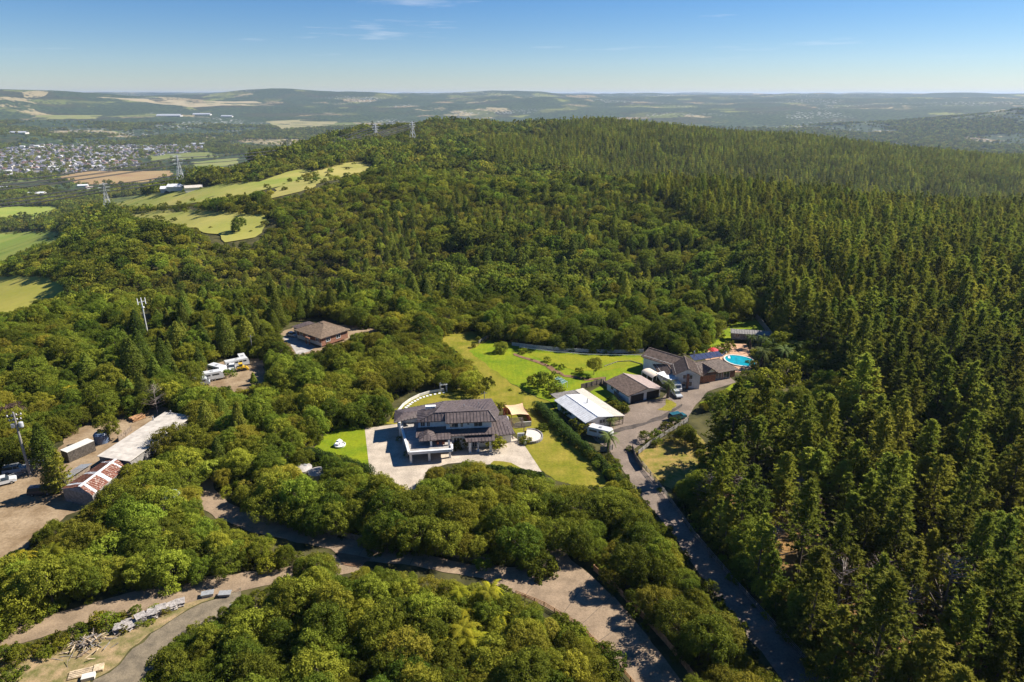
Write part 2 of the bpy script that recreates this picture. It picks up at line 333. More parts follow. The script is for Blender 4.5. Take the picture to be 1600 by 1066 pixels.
# ------------------------------------------------------------------ the terrain
def axis(lim_neg, lim_pos, d0, flat, grow):
    pos = [0.0]; d = d0
    while pos[-1] < lim_pos:
        if pos[-1] > flat: d *= grow
        pos.append(pos[-1]+d)
    neg = [0.0]; d = d0
    while neg[-1] > -lim_neg:
        if -neg[-1] > min(flat, lim_neg): d *= grow
        neg.append(neg[-1]-d)
    return np.array(neg[::-1][:-1]+pos)
def terrain_material():
    m = bpy.data.materials.new('terrain'); m.use_nodes = True; n, l = m.node_tree.nodes, m.node_tree.links
    b = n['Principled BSDF']; b.inputs['Roughness'].default_value = 0.95; b.inputs['Specular IOR Level'].default_value = 0.1
    g = n.new('ShaderNodeNewGeometry'); s = n.new('ShaderNodeSeparateXYZ'); l.new(g.outputs['Position'], s.inputs[0])
    c2 = n.new('ShaderNodeCombineXYZ'); l.new(s.outputs[0], c2.inputs[0]); l.new(s.outputs[1], c2.inputs[1])
    def noise(sc, det=4, ro=0.55):
        t = n.new('ShaderNodeTexNoise'); t.inputs['Scale'].default_value = sc; t.inputs['Detail'].default_value = det; t.inputs['Roughness'].default_value = ro
        l.new(c2.outputs[0], t.inputs['Vector']); return t.outputs['Fac']
    def rng(v, a, b_, c=0, d=1):
        t = n.new('ShaderNodeMapRange'); l.new(v, t.inputs['Value'])
        for k, q in zip(('From Min', 'From Max', 'To Min', 'To Max'), (a, b_, c, d)): t.inputs[k].default_value = q
        return t.outputs[0]
    def mix(f, a, b_):
        t = n.new('ShaderNodeMix'); t.data_type = 'RGBA'
        l.new(f, t.inputs['Factor'])
        for k, q in (('A', a), ('B', b_)):
            if isinstance(q, tuple): t.inputs[k].default_value = (*q, 1)
            else: l.new(q, t.inputs[k])
        return t.outputs['Result']
    litter = mix(rng(noise(0.25, 8), 0.38, 0.62), (0.035, 0.036, 0.014), (0.095, 0.085, 0.032))
    # farmland mosaic: paddocks of different grass, woods, hedges, scattered roofs
    warp = n.new('ShaderNodeVectorMath'); warp.operation = 'MULTIPLY_ADD'
    wn_ = n.new('ShaderNodeTexNoise'); wn_.inputs['Scale'].default_value = 0.004; l.new(c2.outputs[0], wn_.inputs['Vector'])
    l.new(wn_.outputs['Color'], warp.inputs[0]); warp.inputs[1].default_value = (160, 160, 0); l.new(c2.outputs[0], warp.inputs[2])
    vo = n.new('ShaderNodeTexVoronoi'); vo.voronoi_dimensions = '2D'; vo.inputs['Scale'].default_value = 1/260; l.new(warp.outputs[0], vo.inputs['Vector'])
    vc = n.new('ShaderNodeSeparateColor'); l.new(vo.outputs['Color'], vc.inputs[0])
    rp = n.new('ShaderNodeValToRGB'); rp.color_ramp.interpolation = 'CONSTANT'; l.new(vc.outputs[0], rp.inputs[0])
    els = [(0, (0.032, 0.046, 0.02)), (0.34, (0.10, 0.12, 0.035)), (0.48, (0.27, 0.21, 0.11)), (0.58, (0.04, 0.055, 0.022)), (0.70, (0.19, 0.21, 0.055)), (0.82, (0.34, 0.28, 0.15)), (0.9, (0.13, 0.16, 0.04))]
    e = rp.color_ramp.elements
    e[0].position = 0; e[0].color = (*els[0][1], 1); e[1].position = els[1][0]; e[1].color = (*els[1][1], 1)
    for p_, c_ in els[2:]:
        q = e.new(p_); q.color = (*c_, 1)
    fl = mix(rng(noise(0.02, 6), 0.3, 0.7, 0, 0.4), rp.outputs[0], (0.16, 0.13, 0.06))
    woods = rng(noise(1/700, 7, 0.64), 0.455, 0.48)
    wcol = mix(rng(noise(0.03, 5, 0.7), 0.4, 0.6), (0.026, 0.042, 0.018), (0.07, 0.095, 0.035))
    fl = mix(woods, fl, wcol)
    v2 = n.new('ShaderNodeTexVoronoi'); v2.voronoi_dimensions = '2D'; v2.inputs['Scale'].default_value = 1/38; l.new(c2.outputs[0], v2.inputs['Vector'])
    dots = rng(v2.outputs['Distance'], 0.26, 0.34, 1, 0)
    dm = n.new('ShaderNodeMath'); dm.operation = 'MULTIPLY'; l.new(dots, dm.inputs[0]); l.new(rng(noise(1/210, 4), 0.44, 0.5), dm.inputs[1])
    fl = mix(dm.outputs[0], fl, (0.03, 0.042, 0.022))
    v3 = n.new('ShaderNodeTexVoronoi'); v3.voronoi_dimensions = '2D'; v3.inputs['Scale'].default_value = 1/34; l.new(c2.outputs[0], v3.inputs['Vector'])
    s3 = n.new('ShaderNodeSeparateColor'); l.new(v3.outputs['Color'], s3.inputs[0])
    h1 = n.new('ShaderNodeMath'); h1.operation = 'MULTIPLY'; l.new(rng(v3.outputs['Distance'], 0.2, 0.26, 1, 0), h1.inputs[0]); l.new(rng(noise(1/1300, 3), 0.55, 0.6), h1.inputs[1])
    h2 = n.new('ShaderNodeMath'); h2.operation = 'MULTIPLY'; l.new(h1.outputs[0], h2.inputs[0]); l.new(rng(s3.outputs[1], 0.5, 0.52), h2.inputs[1])
    fl = mix(h2.outputs[0], fl, (0.5, 0.48, 0.46))
    ln = n.new('ShaderNodeVectorMath'); ln.operation = 'LENGTH'; l.new(c2.outputs[0], ln.inputs[0])
    far = rng(ln.outputs['Value'], 1500, 2100)
    low = rng(s.outputs[2], -18, -60)
    mxx = n.new('ShaderNodeMath'); mxx.operation = 'MAXIMUM'; l.new(far, mxx.inputs[0]); l.new(low, mxx.inputs[1])
    scrub = mix(rng(noise(0.03, 8, 0.65), 0.40, 0.60), (0.085, 0.105, 0.025), (0.23, 0.235, 0.05))
    near = mix(low, litter, scrub)
    out = mix(far, near, fl)
    l.new(out, b.inputs['Base Color'])
    return m
def build_terrain():
    xs = axis(22000, 22000, 4.0, 190, 1.032); ys = axis(150, 34000, 4.0, 300, 1.022)
    X, Y = np.meshgrid(xs, ys); Z = zf(X, Y); nx, ny = len(xs), len(ys)
    co = np.stack([X, Y, Z], -1).reshape(-1, 3).astype(np.float32)
    i = np.arange(ny-1)[:, None]*nx+np.arange(nx-1)[None, :]
    q = np.stack([i, i+1, i+nx+1, i+nx], -1).reshape(-1, 4)
    me = grid_mesh('ground', co, q); me.materials.append(terrain_material())
    me.polygons.foreach_set('use_smooth', np.ones(len(me.polygons), bool))
    tag(link('ground', me), 'forested hill country falling to a farmed valley', None, None, 'structure')
def grid_mesh(name, co, q, tone=None):
    me = bpy.data.meshes.new(name); n = len(q); k = q.shape[1]
    me.vertices.add(len(co)); me.vertices.foreach_set('co', np.asarray(co, np.float32).ravel())
    me.loops.add(n*k); me.loops.foreach_set('vertex_index', q.astype(np.int32).ravel())
    me.polygons.add(n); me.polygons.foreach_set('loop_start', np.arange(0, n*k, k, dtype=np.int32))
    if tone is not None:
        a = me.attributes.new('tone', 'FLOAT', 'FACE'); a.data.foreach_set('value', np.asarray(tone, np.float32))
    me.update(calc_edges=True); return me
build_terrain()

# ------------------------------------------------------------------ vegetation meshes
def unit(v): return v/np.maximum(np.linalg.norm(v, axis=-1, keepdims=True), 1e-9)
def rdir(n, g): return unit(g.normal(size=(n, 3)))
def leaves(pos, nrm, size, asp, g, tang=None):
    n = len(pos)
    t = rdir(n, g) if tang is None else tang
    t = unit(t-nrm*np.sum(t*nrm, -1, keepdims=True)); b = np.cross(nrm, t)
    size = np.broadcast_to(size, (n,))[:, None]
    t = t*size; b = b*size*asp
    fold = nrm*size*0.18
    v = np.stack([pos-t, pos+b*0.9+fold*0, pos+t, pos-b*0.9], 1)
    v[:, 0] -= fold; v[:, 2] -= fold
    return v.reshape(-1, 3), np.arange(4*n).reshape(-1, 4)
def clump(c, r, n, g, size, asp=0.6, flat=0.8, out=None, jit=0.55, lo=-0.35):
    """leaf faces over a rounded clump of twigs"""
    d = rdir(int(n*1.6), g); d = d[d[:, 2] > lo][:n]
    rad = r*(0.72+0.38*g.random((len(d), 1)))
    p = c+d*rad*np.array([1, 1, flat])
    nr = unit(d+g.normal(size=d.shape)*jit*0.8+np.array([0, 0, 0.15]))
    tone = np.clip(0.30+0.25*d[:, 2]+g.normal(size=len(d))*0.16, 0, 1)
    v, q = leaves(p, nr, size*(0.7+0.6*g.random(len(d))), asp, g)
    return v, q, tone
def merge(parts):
    V, Q, T = [], [], []; k = 0
    for v, q, t in parts:
        V.append(v); Q.append(q+k); T.append(t); k += len(v)
    return np.concatenate(V), np.concatenate(Q), np.concatenate(T)
class Tree: pass
def finish(name, crown, trunk_mb, lm, bm_=None):
    t = Tree(); v, q, tone = crown
    t.crown = grid_mesh('crown', v, q, tone); t.crown.materials.append(lm)
    t.trunk = trunk_mb.mesh('trunk', bm_ or M_bark)
    # joined version for the forest mass
    tv = np.array(trunk_mb.v, float).reshape(-1, 3); me = bpy.data.meshes.new(name)
    F = q.tolist()+[[i+len(v) for i in f] for f in trunk_mb.f]
    me.from_pydata(np.concatenate([v, tv]).tolist(), [], F)
    me.materials.append(lm); me.materials.append(bm_ or M_bark)
    me.polygons.foreach_set('material_index', np.r_[np.zeros(len(q), int), np.ones(len(trunk_mb.f), int)].astype(np.int32))
    a = me.attributes.new('tone', 'FLOAT', 'FACE'); a.data.foreach_set('value', np.r_[tone, np.zeros(len(trunk_mb.f))].astype(np.float32))
    t.full = me; t.name = name; return t
def limb_trunk(H, r, tips, g, base=0.35):
    mb = MB(); fork = Vector((g.normal()*0.2, g.normal()*0.2, H*base))
    mb.tube((0, 0, -0.4), fork, r, r*0.75, 7)
    for tp in tips:
        tp = Vector(tp); mid = fork.lerp(tp, 0.5)+Vector((g.normal()*.2, g.normal()*.2, 0.2))
        mb.tube(fork, mid, r*0.5, r*0.3, 5, cap=False); mb.tube(mid, tp, r*0.3, r*0.08, 5, cap=False)
    return mb
def round_tree(name, seed, H, Rr, nl, nleaf, size, lm, flat=0.75, spread=1.0, hole=0.0, domes=4, lump=1.0):
    """crown of several domes of unequal height, each dome covered with small leafy tufts"""
    g = np.random.default_rng(seed); parts = []; tips = []; cz = H-Rr*flat
    D = [(np.array([0, 0, cz]), Rr*0.74)]
    for k in range(domes):
        ph = 6.283*k/max(1, domes)+g.normal()*0.4; r = Rr*(0.32+0.28*g.random())
        D.append((np.array([math.cos(ph)*(Rr-r)*spread, math.sin(ph)*(Rr-r)*spread, cz+Rr*flat*(0.32*g.normal()-0.25)]), r))
    w = np.array([d[1]**2 for d in D]); w = w/w.sum()
    for (c0, r0), wt in zip(D, w):
        n = max(4, int(nl*wt*1.25))
        for i in range(n):
            t = (i+0.5)/n; z = 1-1.5*t; ph = i*2.39996+g.normal()*0.5; rr = math.sqrt(max(0, 1-min(1, z*z))); k = 0.80+0.22*g.random()
            c = c0+np.array([rr*math.cos(ph)*r0*k, rr*math.sin(ph)*r0*k, z*r0*flat*k+g.normal()*0.12])
            if g.random() < hole or any(np.linalg.norm((c-cc)/np.array([1, 1, flat])) < rc*0.72 for cc, rc in D if rc != r0): continue
            lr = lump*Rr*(0.11+0.13*g.random()); v, q, tn = clump(c, lr, nleaf, g, size, 0.6, 0.8, lo=-0.45)
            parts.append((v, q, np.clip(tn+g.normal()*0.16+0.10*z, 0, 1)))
        tips.append(c0+np.array([0, 0, r0*flat*0.5])); tips.append(c0+np.array([r0*0.5, 0, 0]))
    n = int(nl*nleaf*0.06); d = rdir(n, g); d[:, 2] = np.abs(d[:, 2])*1.0-0.25
    p = np.array([0, 0, cz])+d*np.array([Rr*spread, Rr*spread, Rr*flat])*(0.75+0.3*g.random((n, 1)))
    v, q = leaves(p, unit(d+g.normal(size=d.shape)*0.6), size*0.8, 0.5, g); parts.append((v, q, np.clip(0.5+g.normal(size=n)*0.2, 0, 1)))
    return finish(name, merge(parts), limb_trunk(H, 0.035*H*0.6, tips, g), lm)
def cone_tree(name, seed, H, Rr, nl, nleaf, size, lm, power=0.8):
    g = np.random.default_rng(seed); parts = []
    for i in range(nl):
        t = (i+0.5)/nl; z = H*(0.16+0.82*t); ring = Rr*(1-t)**power
        ph = i*2.39996+g.normal()*0.4; c = np.array([math.cos(ph)*ring*0.66, math.sin(ph)*ring*0.66, z+g.normal()*0.15])
        lr = max(0.35, ring*0.52*(0.8+0.4*g.random()))
        v, q, tn = clump(c, lr, max(8, int(nleaf*(0.35+0.65*(1-t)))), g, size, 0.55, 1.15, lo=-0.5)
        parts.append((v, q, np.clip(tn+g.normal()*0.08, 0, 1)))
    mb = MB(); mb.tube((0, 0, -0.4), (0, 0, H*0.9), 0.028*H, 0.03, 7)
    return finish(name, merge(parts), mb, lm)
def pine_tree(name, seed, H, Rr, whorls, nb, ntuft, nneed, size, lm, bare=0.35, dead=True):
    g = np.random.default_rng(seed); P_, N_, T_, S_ = [], [], [], []; mb = MB(); tone = []
    lean = g.normal(size=2)*0.012*H
    ax = lambda z: np.array([lean[0]*(z/H)**1.5, lean[1]*(z/H)**1.5, z])
    prev = Vector(ax(-0.4)*np.array([0, 0, 1]))
    for k in range(1, 6):
        z = H*0.97*k/5; mb.tube(prev, ax(z), 0.016*H*(1.05-(k-1)/5), 0.016*H*(1.05-k/5)+0.02, 7, cap=False); prev = Vector(ax(z))
    if dead:
        for k in range(16):
            z = H*(0.12+(bare-0.05)*g.random()); ph = g.random()*6.283; L = Rr*(0.35+0.4*g.random())
            mb.tube(ax(z), ax(z)+np.array([math.cos(ph)*L, math.sin(ph)*L, 0.1*L]), 0.045, 0.012, 3, cap=False)
    for w in range(whorls):
        t = w/(whorls-1); z0 = H*(bare+(0.985-bare)*t); L0 = Rr*(1-t)**0.62*(0.55+0.45*min(1, t*4+0.35))+0.25
        ph0 = g.random()*6.283; nbr = nb if t < 0.85 else max(3, nb-2)
        for b in range(nbr):
            if g.random() < 0.16: continue
            ph = ph0+6.283*b/nbr+g.normal()*0.3; L = L0*(0.5+0.75*g.random()); up = 0.18+0.75*t+g.normal()*0.12
            dr = unit(np.array([math.cos(ph), math.sin(ph), up])); st = ax(z0+g.normal()*0.15)
            mb.tube(st, st+dr*L*0.8, 0.05*(1.1-t), 0.012, 3, cap=False)
            for k in range(ntuft):
                f = 0.28+0.72*(k+0.6*g.random())/ntuft
                p = st+dr*L*f+g.normal(size=3)*0.14*Rr*0.35+np.array([0, 0, 0.10*L*f*f])
                nd = rdir(nneed, g); nd = unit(nd*0.85+dr*0.55+np.array([0, 0, 0.55]))
                sz = size*(0.7+0.6*g.random(nneed))
                P_.append(p+nd*sz[:, None]*0.55); T_.append(nd); N_.append(unit(np.cross(nd, rdir(nneed, g))+np.array([0, 0, 0.5]))); S_.append(sz)
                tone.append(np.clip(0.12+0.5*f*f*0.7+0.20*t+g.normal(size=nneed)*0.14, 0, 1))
    Pp, Nn, Tt, Ss = map(np.concatenate, (P_, N_, T_, S_))
    v, q = leaves(Pp, Nn, Ss, 0.30, g, Tt)
    return finish(name, (v, q, np.concatenate(tone)), mb, lm)
def frond_tree(name, seed, H, L, nf, seg, lm, droop=0.9, r=0.12, rise=0.75, width=0.28, low=0.0):
    g = np.random.default_rng(seed); parts = []; mb = MB(); mb.tube((0, 0, -0.3), (0, 0, H), r*1.35, r, 9)
    for i in range(nf):
        ph = 6.283*i/nf*1.0+i*0.9+g.normal()*0.15; e = rise*(1-1.25*(i/nf))+g.normal()*0.08-low
        d = np.array([math.cos(ph), math.sin(ph), 0]); sd = np.array([-d[1], d[0], 0]); LL = L*(0.85+0.3*g.random())
        prev = None
        for k in range(seg+1):
            f = k/seg; p = np.array([0, 0, H])+d*LL*f*(1-0.12*f)+np.array([0, 0, LL*(e*f-droop*f*f*0.75)])
            if prev is not None:
                t = unit(p-prev); nrm = np.cross(t, sd); nrm = nrm if nrm[2] > 0 else -nrm
                wd = width*LL*math.sin(min(1, f*1.05+0.12)*math.pi*0.93)*0.55+0.05
                for s_ in (-1, 1):
                    for h in (0.25, 0.75):
                        c = prev+(p-prev)*h; o = c+sd*s_*wd*1.0+t*wd*0.55-nrm*wd*0.25
                        b = (p-prev)*0.22
                        v = np.array([c-b, c+b, o+b*0.35, o-b*0.35]); parts.append((v, np.arange(4)[None], np.array([np.clip(0.45+0.3*f+g.normal()*0.15, 0, 1)])))
            prev = p
    return finish(name, merge(parts), mb, lm)
def dead_tree(name, seed, H, lm=None):
    g = np.random.default_rng(seed); mb = MB(); parts = []
    mb.tube((0, 0, -0.3), (0, 0, H), 0.02*H, 0.03, 6)
    for k in range(46):
        z = H*(0.25+0.72*g.random()); ph = g.random()*6.283; L = (H-z)*0.35+0.8; d = np.array([math.cos(ph)*L, math.sin(ph)*L, L*0.5])
        b = np.array([0, 0, z]); mb.tube(b, b+d, 0.05, 0.015, 3, cap=False)
        v, q, t = clump(b+d*0.85, 0.5, 7, g, 0.10, 0.4); parts.append((v, q, t))
    return finish(name, merge(parts), mb, M_dry, M_deadwood)
# each kind at three levels of detail: near, middle, far
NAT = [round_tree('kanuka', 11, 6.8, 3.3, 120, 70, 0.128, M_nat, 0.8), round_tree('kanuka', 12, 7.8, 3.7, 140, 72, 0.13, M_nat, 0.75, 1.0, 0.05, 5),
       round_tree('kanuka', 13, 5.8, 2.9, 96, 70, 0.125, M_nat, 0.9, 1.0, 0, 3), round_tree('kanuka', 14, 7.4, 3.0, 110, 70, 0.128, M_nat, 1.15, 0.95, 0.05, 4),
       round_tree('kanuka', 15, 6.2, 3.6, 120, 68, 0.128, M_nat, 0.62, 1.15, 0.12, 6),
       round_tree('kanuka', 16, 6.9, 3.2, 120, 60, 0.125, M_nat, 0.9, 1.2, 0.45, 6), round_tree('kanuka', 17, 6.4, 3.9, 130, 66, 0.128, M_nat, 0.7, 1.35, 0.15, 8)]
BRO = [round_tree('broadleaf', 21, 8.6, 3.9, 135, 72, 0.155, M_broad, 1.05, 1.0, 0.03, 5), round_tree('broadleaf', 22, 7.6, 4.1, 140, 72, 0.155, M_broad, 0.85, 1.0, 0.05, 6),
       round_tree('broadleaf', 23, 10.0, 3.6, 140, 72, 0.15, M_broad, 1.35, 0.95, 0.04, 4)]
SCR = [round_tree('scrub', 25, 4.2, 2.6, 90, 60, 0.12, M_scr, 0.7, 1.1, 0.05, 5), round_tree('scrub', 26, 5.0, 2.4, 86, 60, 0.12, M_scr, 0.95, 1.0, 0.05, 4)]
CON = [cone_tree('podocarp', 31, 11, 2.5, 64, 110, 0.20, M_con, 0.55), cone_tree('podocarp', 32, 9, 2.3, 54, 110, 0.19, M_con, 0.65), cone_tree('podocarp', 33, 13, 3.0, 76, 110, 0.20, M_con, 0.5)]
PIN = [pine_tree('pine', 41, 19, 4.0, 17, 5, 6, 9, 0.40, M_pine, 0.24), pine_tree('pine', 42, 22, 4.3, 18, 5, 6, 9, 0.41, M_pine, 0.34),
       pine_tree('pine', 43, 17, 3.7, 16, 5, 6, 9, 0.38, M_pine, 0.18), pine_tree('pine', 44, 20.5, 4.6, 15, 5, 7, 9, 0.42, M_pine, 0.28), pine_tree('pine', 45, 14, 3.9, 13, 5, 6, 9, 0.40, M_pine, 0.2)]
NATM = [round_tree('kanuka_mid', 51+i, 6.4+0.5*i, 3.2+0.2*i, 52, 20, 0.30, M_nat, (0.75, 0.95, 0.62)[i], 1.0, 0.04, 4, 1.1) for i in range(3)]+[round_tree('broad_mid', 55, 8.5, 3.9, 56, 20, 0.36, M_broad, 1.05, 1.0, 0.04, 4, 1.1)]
CONM = [cone_tree('podocarp_mid', 58+i, 10+1.5*i, 2.5+.2*i, 30, 42, 0.34, M_con, 0.55) for i in range(2)]
PINM = [pine_tree('pine_mid', 61+i, 15+2.2*i, 3.8+0.2*i, 12, 5, 4, 6, 0.62, M_pine, 0.2, False) for i in range(4)]
SCRM = [round_tree('scrub_mid', 66, 4.4, 2.7, 40, 20, 0.27, M_scr, 0.75, 1.1, 0.04, 4, 1.1)]
NATL = [round_tree('kanuka_far', 71+i, 7+i, 3.6+0.3*i, 14, 9, 0.85, (M_nat, M_broad, M_nat)[i], 0.85, 1.0, 0, 3, 1.5) for i in range(3)]
CONL = [cone_tree('podocarp_far', 76, 11, 2.7, 10, 14, 0.8, M_con, 0.6)]
PINL = [pine_tree('pine_far', 81+i, 17+2.4*i, 3.9, 7, 4, 3, 4, 1.0, M_pine, 0.2, False) for i in range(3)]
SCRL = [round_tree('scrub_far', 86, 5, 3.2, 12, 9, 0.75, M_scr, 0.75, 1.0, 0, 3, 1.5)]
FERN = [frond_tree('tree_fern', 91, 3.2, 2.2, 16, 6, M_fern), frond_tree('tree_fern', 92, 2.2, 1.9, 14, 6, M_fern)]
PALM = [frond_tree('palm', 95, 4.0, 2.6, 34, 7, M_palm, 1.05, 0.28, 0.95, 0.20), frond_tree('palm', 96, 3.0, 2.2, 30, 7, M_palm, 1.0, 0.25, 0.95, 0.20)]
SHR = [round_tree('shrub', 101, 1.9, 1.35, 34, 36, 0.11, M_shrub, 0.75, 1.0, 0, 3, 1.3), round_tree('shrub', 102, 2.5, 1.5, 38, 36, 0.115, M_shrub, 0.95, 1.0, 0, 3, 1.3), round_tree('shrub', 103, 1.4, 1.3, 30, 36, 0.105, M_shrub, 0.6, 1.0, 0, 3, 1.3)]
DEAD = [dead_tree('dead_tree', 105, 7.0), dead_tree('dead_tree', 106, 5.0)]
DEADR = [round_tree('dry_tree', 107, 4.6, 2.6, 70, 40, 0.13, M_dry, 0.6, 1.0, 0.15)]

# ------------------------------------------------------------------ ground surfaces
sheet('concrete_driveway', [(570, 670), (640, 660), (780, 666), (818, 694), (850, 743), (800, 738), (772, 728), (735, 722), (700, 725), (668, 735), (655, 762), (640, 770), (610, 750), (578, 741)], M_conc, 0.07, 3, 'pale concrete forecourt round the dark roofed house')
sheet('front_lawn', [(476, 712), (500, 686), (530, 668), (571, 660), (579, 743), (540, 737), (500, 728)], M_lawn, 0.06, 3, 'small green lawn beside the concrete forecourt')
sheet('dry_lawn', [(680, 530), (720, 516), (770, 522), (738, 548), (800, 601), (851, 627), (872, 645), (905, 690), (955, 760), (900, 758), (850, 744), (817, 693), (785, 640), (742, 627), (752, 600), (735, 566)], M_lawnd, 0.05, 3, 'dry mown lawn behind and right of the dark roofed house')
sheet('back_lawn', [(600, 664), (616, 645), (640, 624), (698, 611), (758, 606), (752, 636), (640, 664)], M_lawnd, 0.055, 3, 'curved strip of lawn behind the dark roofed house')
sheet('island_bed', [(762, 729), (775, 720), (800, 724), (845, 743), (800, 745), (770, 740)], M_lawnd, 0.10, 3, 'grass verge along the forecourt edge')
sheet('neighbour_lawn', [(733, 549), (770, 527), (800, 538), (870, 550), (1000, 555), (1012, 575), (1003, 592), (950, 602), (930, 592), (900, 615), (870, 640), (850, 625), (800, 600)], M_lawn, 0.06, 4, 'bright green sloping lawn of the neighbouring property')
sheet('upper_lawn', [(812, 548), (870, 554), (1000, 559), (1006, 568), (950, 578), (905, 582), (850, 564)], mat('sunburnt_lawn', (0.15, 0.185, 0.009), 0.9, 0.1, scale=0.2, col2=(0.24, 0.23, 0.014), bump=0.3, bscale=6, detail=9), 0.10, 3, 'drier upper terrace of the neighbouring lawn')
sheet('garden_bed', [(803, 552), (850, 569), (885, 586), (920, 592), (945, 590), (946, 593), (915, 595), (880, 589), (845, 571), (801, 554)], M_brown, 0.14, 1.5, 'curved planted bed across the neighbouring lawn')
sheet('court_lawn', [(918, 612), (945, 603), (985, 632), (972, 648)], M_lawn, 0.062, 3, 'lawn strip between white roofed house and garage')
sheet('far_lawn', [(1070, 553), (1110, 540), (1135, 512), (1165, 494), (1190, 500), (1195, 528), (1140, 535), (1105, 552)], M_lawn, 0.06, 4, 'lawn running behind the pool to a long shed')
sheet('asphalt_yard', [(968, 640), (995, 628), (1035, 622), (1058, 600), (1105, 588), (1140, 590), (1150, 598), (1105, 612), (1088, 632), (1072, 655), (1020, 682), (992, 702), (998, 722), (1022, 748), (1082, 832), (1152, 912), (1222, 992), (1290, 1070), (1330, 1120), (1275, 1120), (1226, 1066), (1160, 985), (1096, 900), (1042, 825), (988, 757), (952, 702), (930, 690), (918, 672), (975, 655)], M_asph, 0.07, 3, 'worn asphalt drive and turning yard')
sheet('asphalt_verge', [(1030, 640), (1042, 625), (1056, 632), (1048, 642)], M_lawnd, 0.10, 2, 'small grass triangle beside the garage')
sheet('side_lawn', [(1140, 603), (1160, 592), (1180, 600), (1160, 618), (1110, 632), (1092, 632)], M_lawn, 0.062, 3, 'patch of lawn right of the brick house')
sheet('pool_paving', [(1096, 556), (1115, 543), (1135, 537), (1166, 538), (1176, 560), (1172, 582), (1140, 582), (1112, 572)], M_pave, 0.07, 3, 'orange paving round the swimming pool')
sheet('rough_paddock', [(998, 708), (1035, 688), (1080, 672), (1110, 700), (1108, 760), (1060, 775), (1022, 748)], M_rough, 0.06, 3, 'rough yellow grass below the timber fence')
sheet('pine_floor', [(1058, 760), (1110, 770), (1200, 760), (1330, 880), (1520, 1000), (1700, 1120), (1400, 1160), (1300, 1040), (1230, 950), (1120, 830)], mat('pine_litter', (0.09, 0.065, 0.025), 0.95, 0.1, scale=0.12, col2=(0.36, 0.20, 0.075), bump=0.4, bscale=3, detail=9), 0.05, 4, 'dry grass and needle litter under the pine edge')
sheet('road', [(1030, 1120), (992, 1066), (905, 977), (830, 937), (755, 906), (690, 893), (560, 874), (480, 850), (390, 832), (316, 798), (302, 765), (318, 730), (345, 700), (352, 704), (332, 740), (336, 765), (356, 787), (480, 826), (600, 852), (740, 882), (850, 892), (872, 888), (850, 862), (832, 853), (842, 846), (868, 856), (912, 888), (942, 916), (985, 962), (1050, 1045), (1100, 1120)], M_road, 0.08, 3, 'dusty concrete road curving below the bush')
sheet('branch_road', [(-60, 1045), (-60, 1012), (0, 993), (100, 955), (250, 913), (400, 891), (470, 884), (520, 868), (575, 872), (560, 893), (500, 906), (455, 907), (380, 925), (340, 932), (120, 978), (0, 1018)], M_road, 0.06, 3, 'narrow side road leaving the lower road to the left')
sheet('gravel_yard', [(120, 1120), (150, 1066), (195, 1028), (240, 990), (290, 955), (372, 922), (385, 945), (330, 985), (260, 1066), (220, 1120)], M_gravel, 0.06, 2.5, 'grey gravel yard in the lower left corner')
sheet('scrub_bank', [(-60, 1050), (0, 1024), (120, 985), (250, 948), (300, 930), (370, 922), (290, 953), (235, 990), (190, 1030), (145, 1066), (110, 1120), (-60, 1120)], mat('scrub_soil', (0.12, 0.12, 0.035), 0.95, 0.1, scale=0.5, col2=(0.36, 0.25, 0.14), bump=0.5, bscale=3, detail=9), 0.045, 2.5, 'weedy bank between side road and gravel yard')
sheet('flower_bed', [(528, 862), (560, 865), (580, 872), (560, 885), (535, 880)], M_brown, 0.13, 1.5, 'red brown earth bed at the road junction')
sheet('dirt_yard', [(-60, 900), (-60, 745), (60, 727), (98, 695), (100, 660), (150, 640), (270, 625), (300, 640), (272, 690), (205, 742), (155, 785), (105, 803), (20, 872)], M_dirt, 0.06, 3, 'dusty yellow dirt yard round the sheds')
sheet('upper_dirt_yard', [(308, 600), (325, 575), (360, 560), (410, 560), (428, 590), (395, 612), (362, 615), (340, 620), (290, 640), (280, 630)], M_dirt, 0.06, 3, 'dirt yard with parked caravans in the bush')
sheet('dirt_bank', [(280, 800), (300, 770), (335, 735), (340, 722), (318, 728), (298, 760), (270, 785)], M_brown, 0.065, 2, 'bare brown bank beside the lower road')
sheet('house_driveway', [(441, 528), (452, 522), (474, 530), (492, 542), (486, 549), (464, 555), (455, 540)], M_concg, 0.08, 2, 'grey concrete drive of the brown roofed house')
sheet('dirt_terrace', [(432, 528), (440, 518), (470, 508), (540, 508), (600, 512), (575, 522), (540, 535), (510, 556), (470, 562), (448, 552)], M_dirt, 0.055, 3, 'bare earth terrace round the brown roofed house')
sheet('tar_patch', [(950, 672), (1000, 662), (1040, 646), (1062, 632), (1064, 635), (1042, 651), (1002, 667), (953, 678)], mat('dark_tar', (0.075, 0.06, 0.05), 0.9, var=0.2, scale=0.5), 0.085, 2, 'dark tar seam across the asphalt yard')
for i, (a, b) in enumerate((((878, 962), (925, 898)), ((905, 980), (958, 930)), ((932, 1005), (990, 965)), ((960, 1033), (1016, 1000)), ((820, 932), (850, 893)), ((740, 900), (748, 884)), ((640, 884), (650, 862)), ((560, 872), (572, 848)))):
    B0 = 0; A_, B_ = P(*a).to_2d(), P(*b).to_2d(); n_ = (B_-A_).normalized(); n_ = Vector((-n_.y, n_.x))*0.045
    sheet('road_joint', [A_-n_, B_-n_, B_+n_, A_+n_], mat('joint_filler', (0.13, 0.10, 0.075), 0.9, var=0.2), 0.095, 2, 'dark joint across the lower road slab', True, 0)
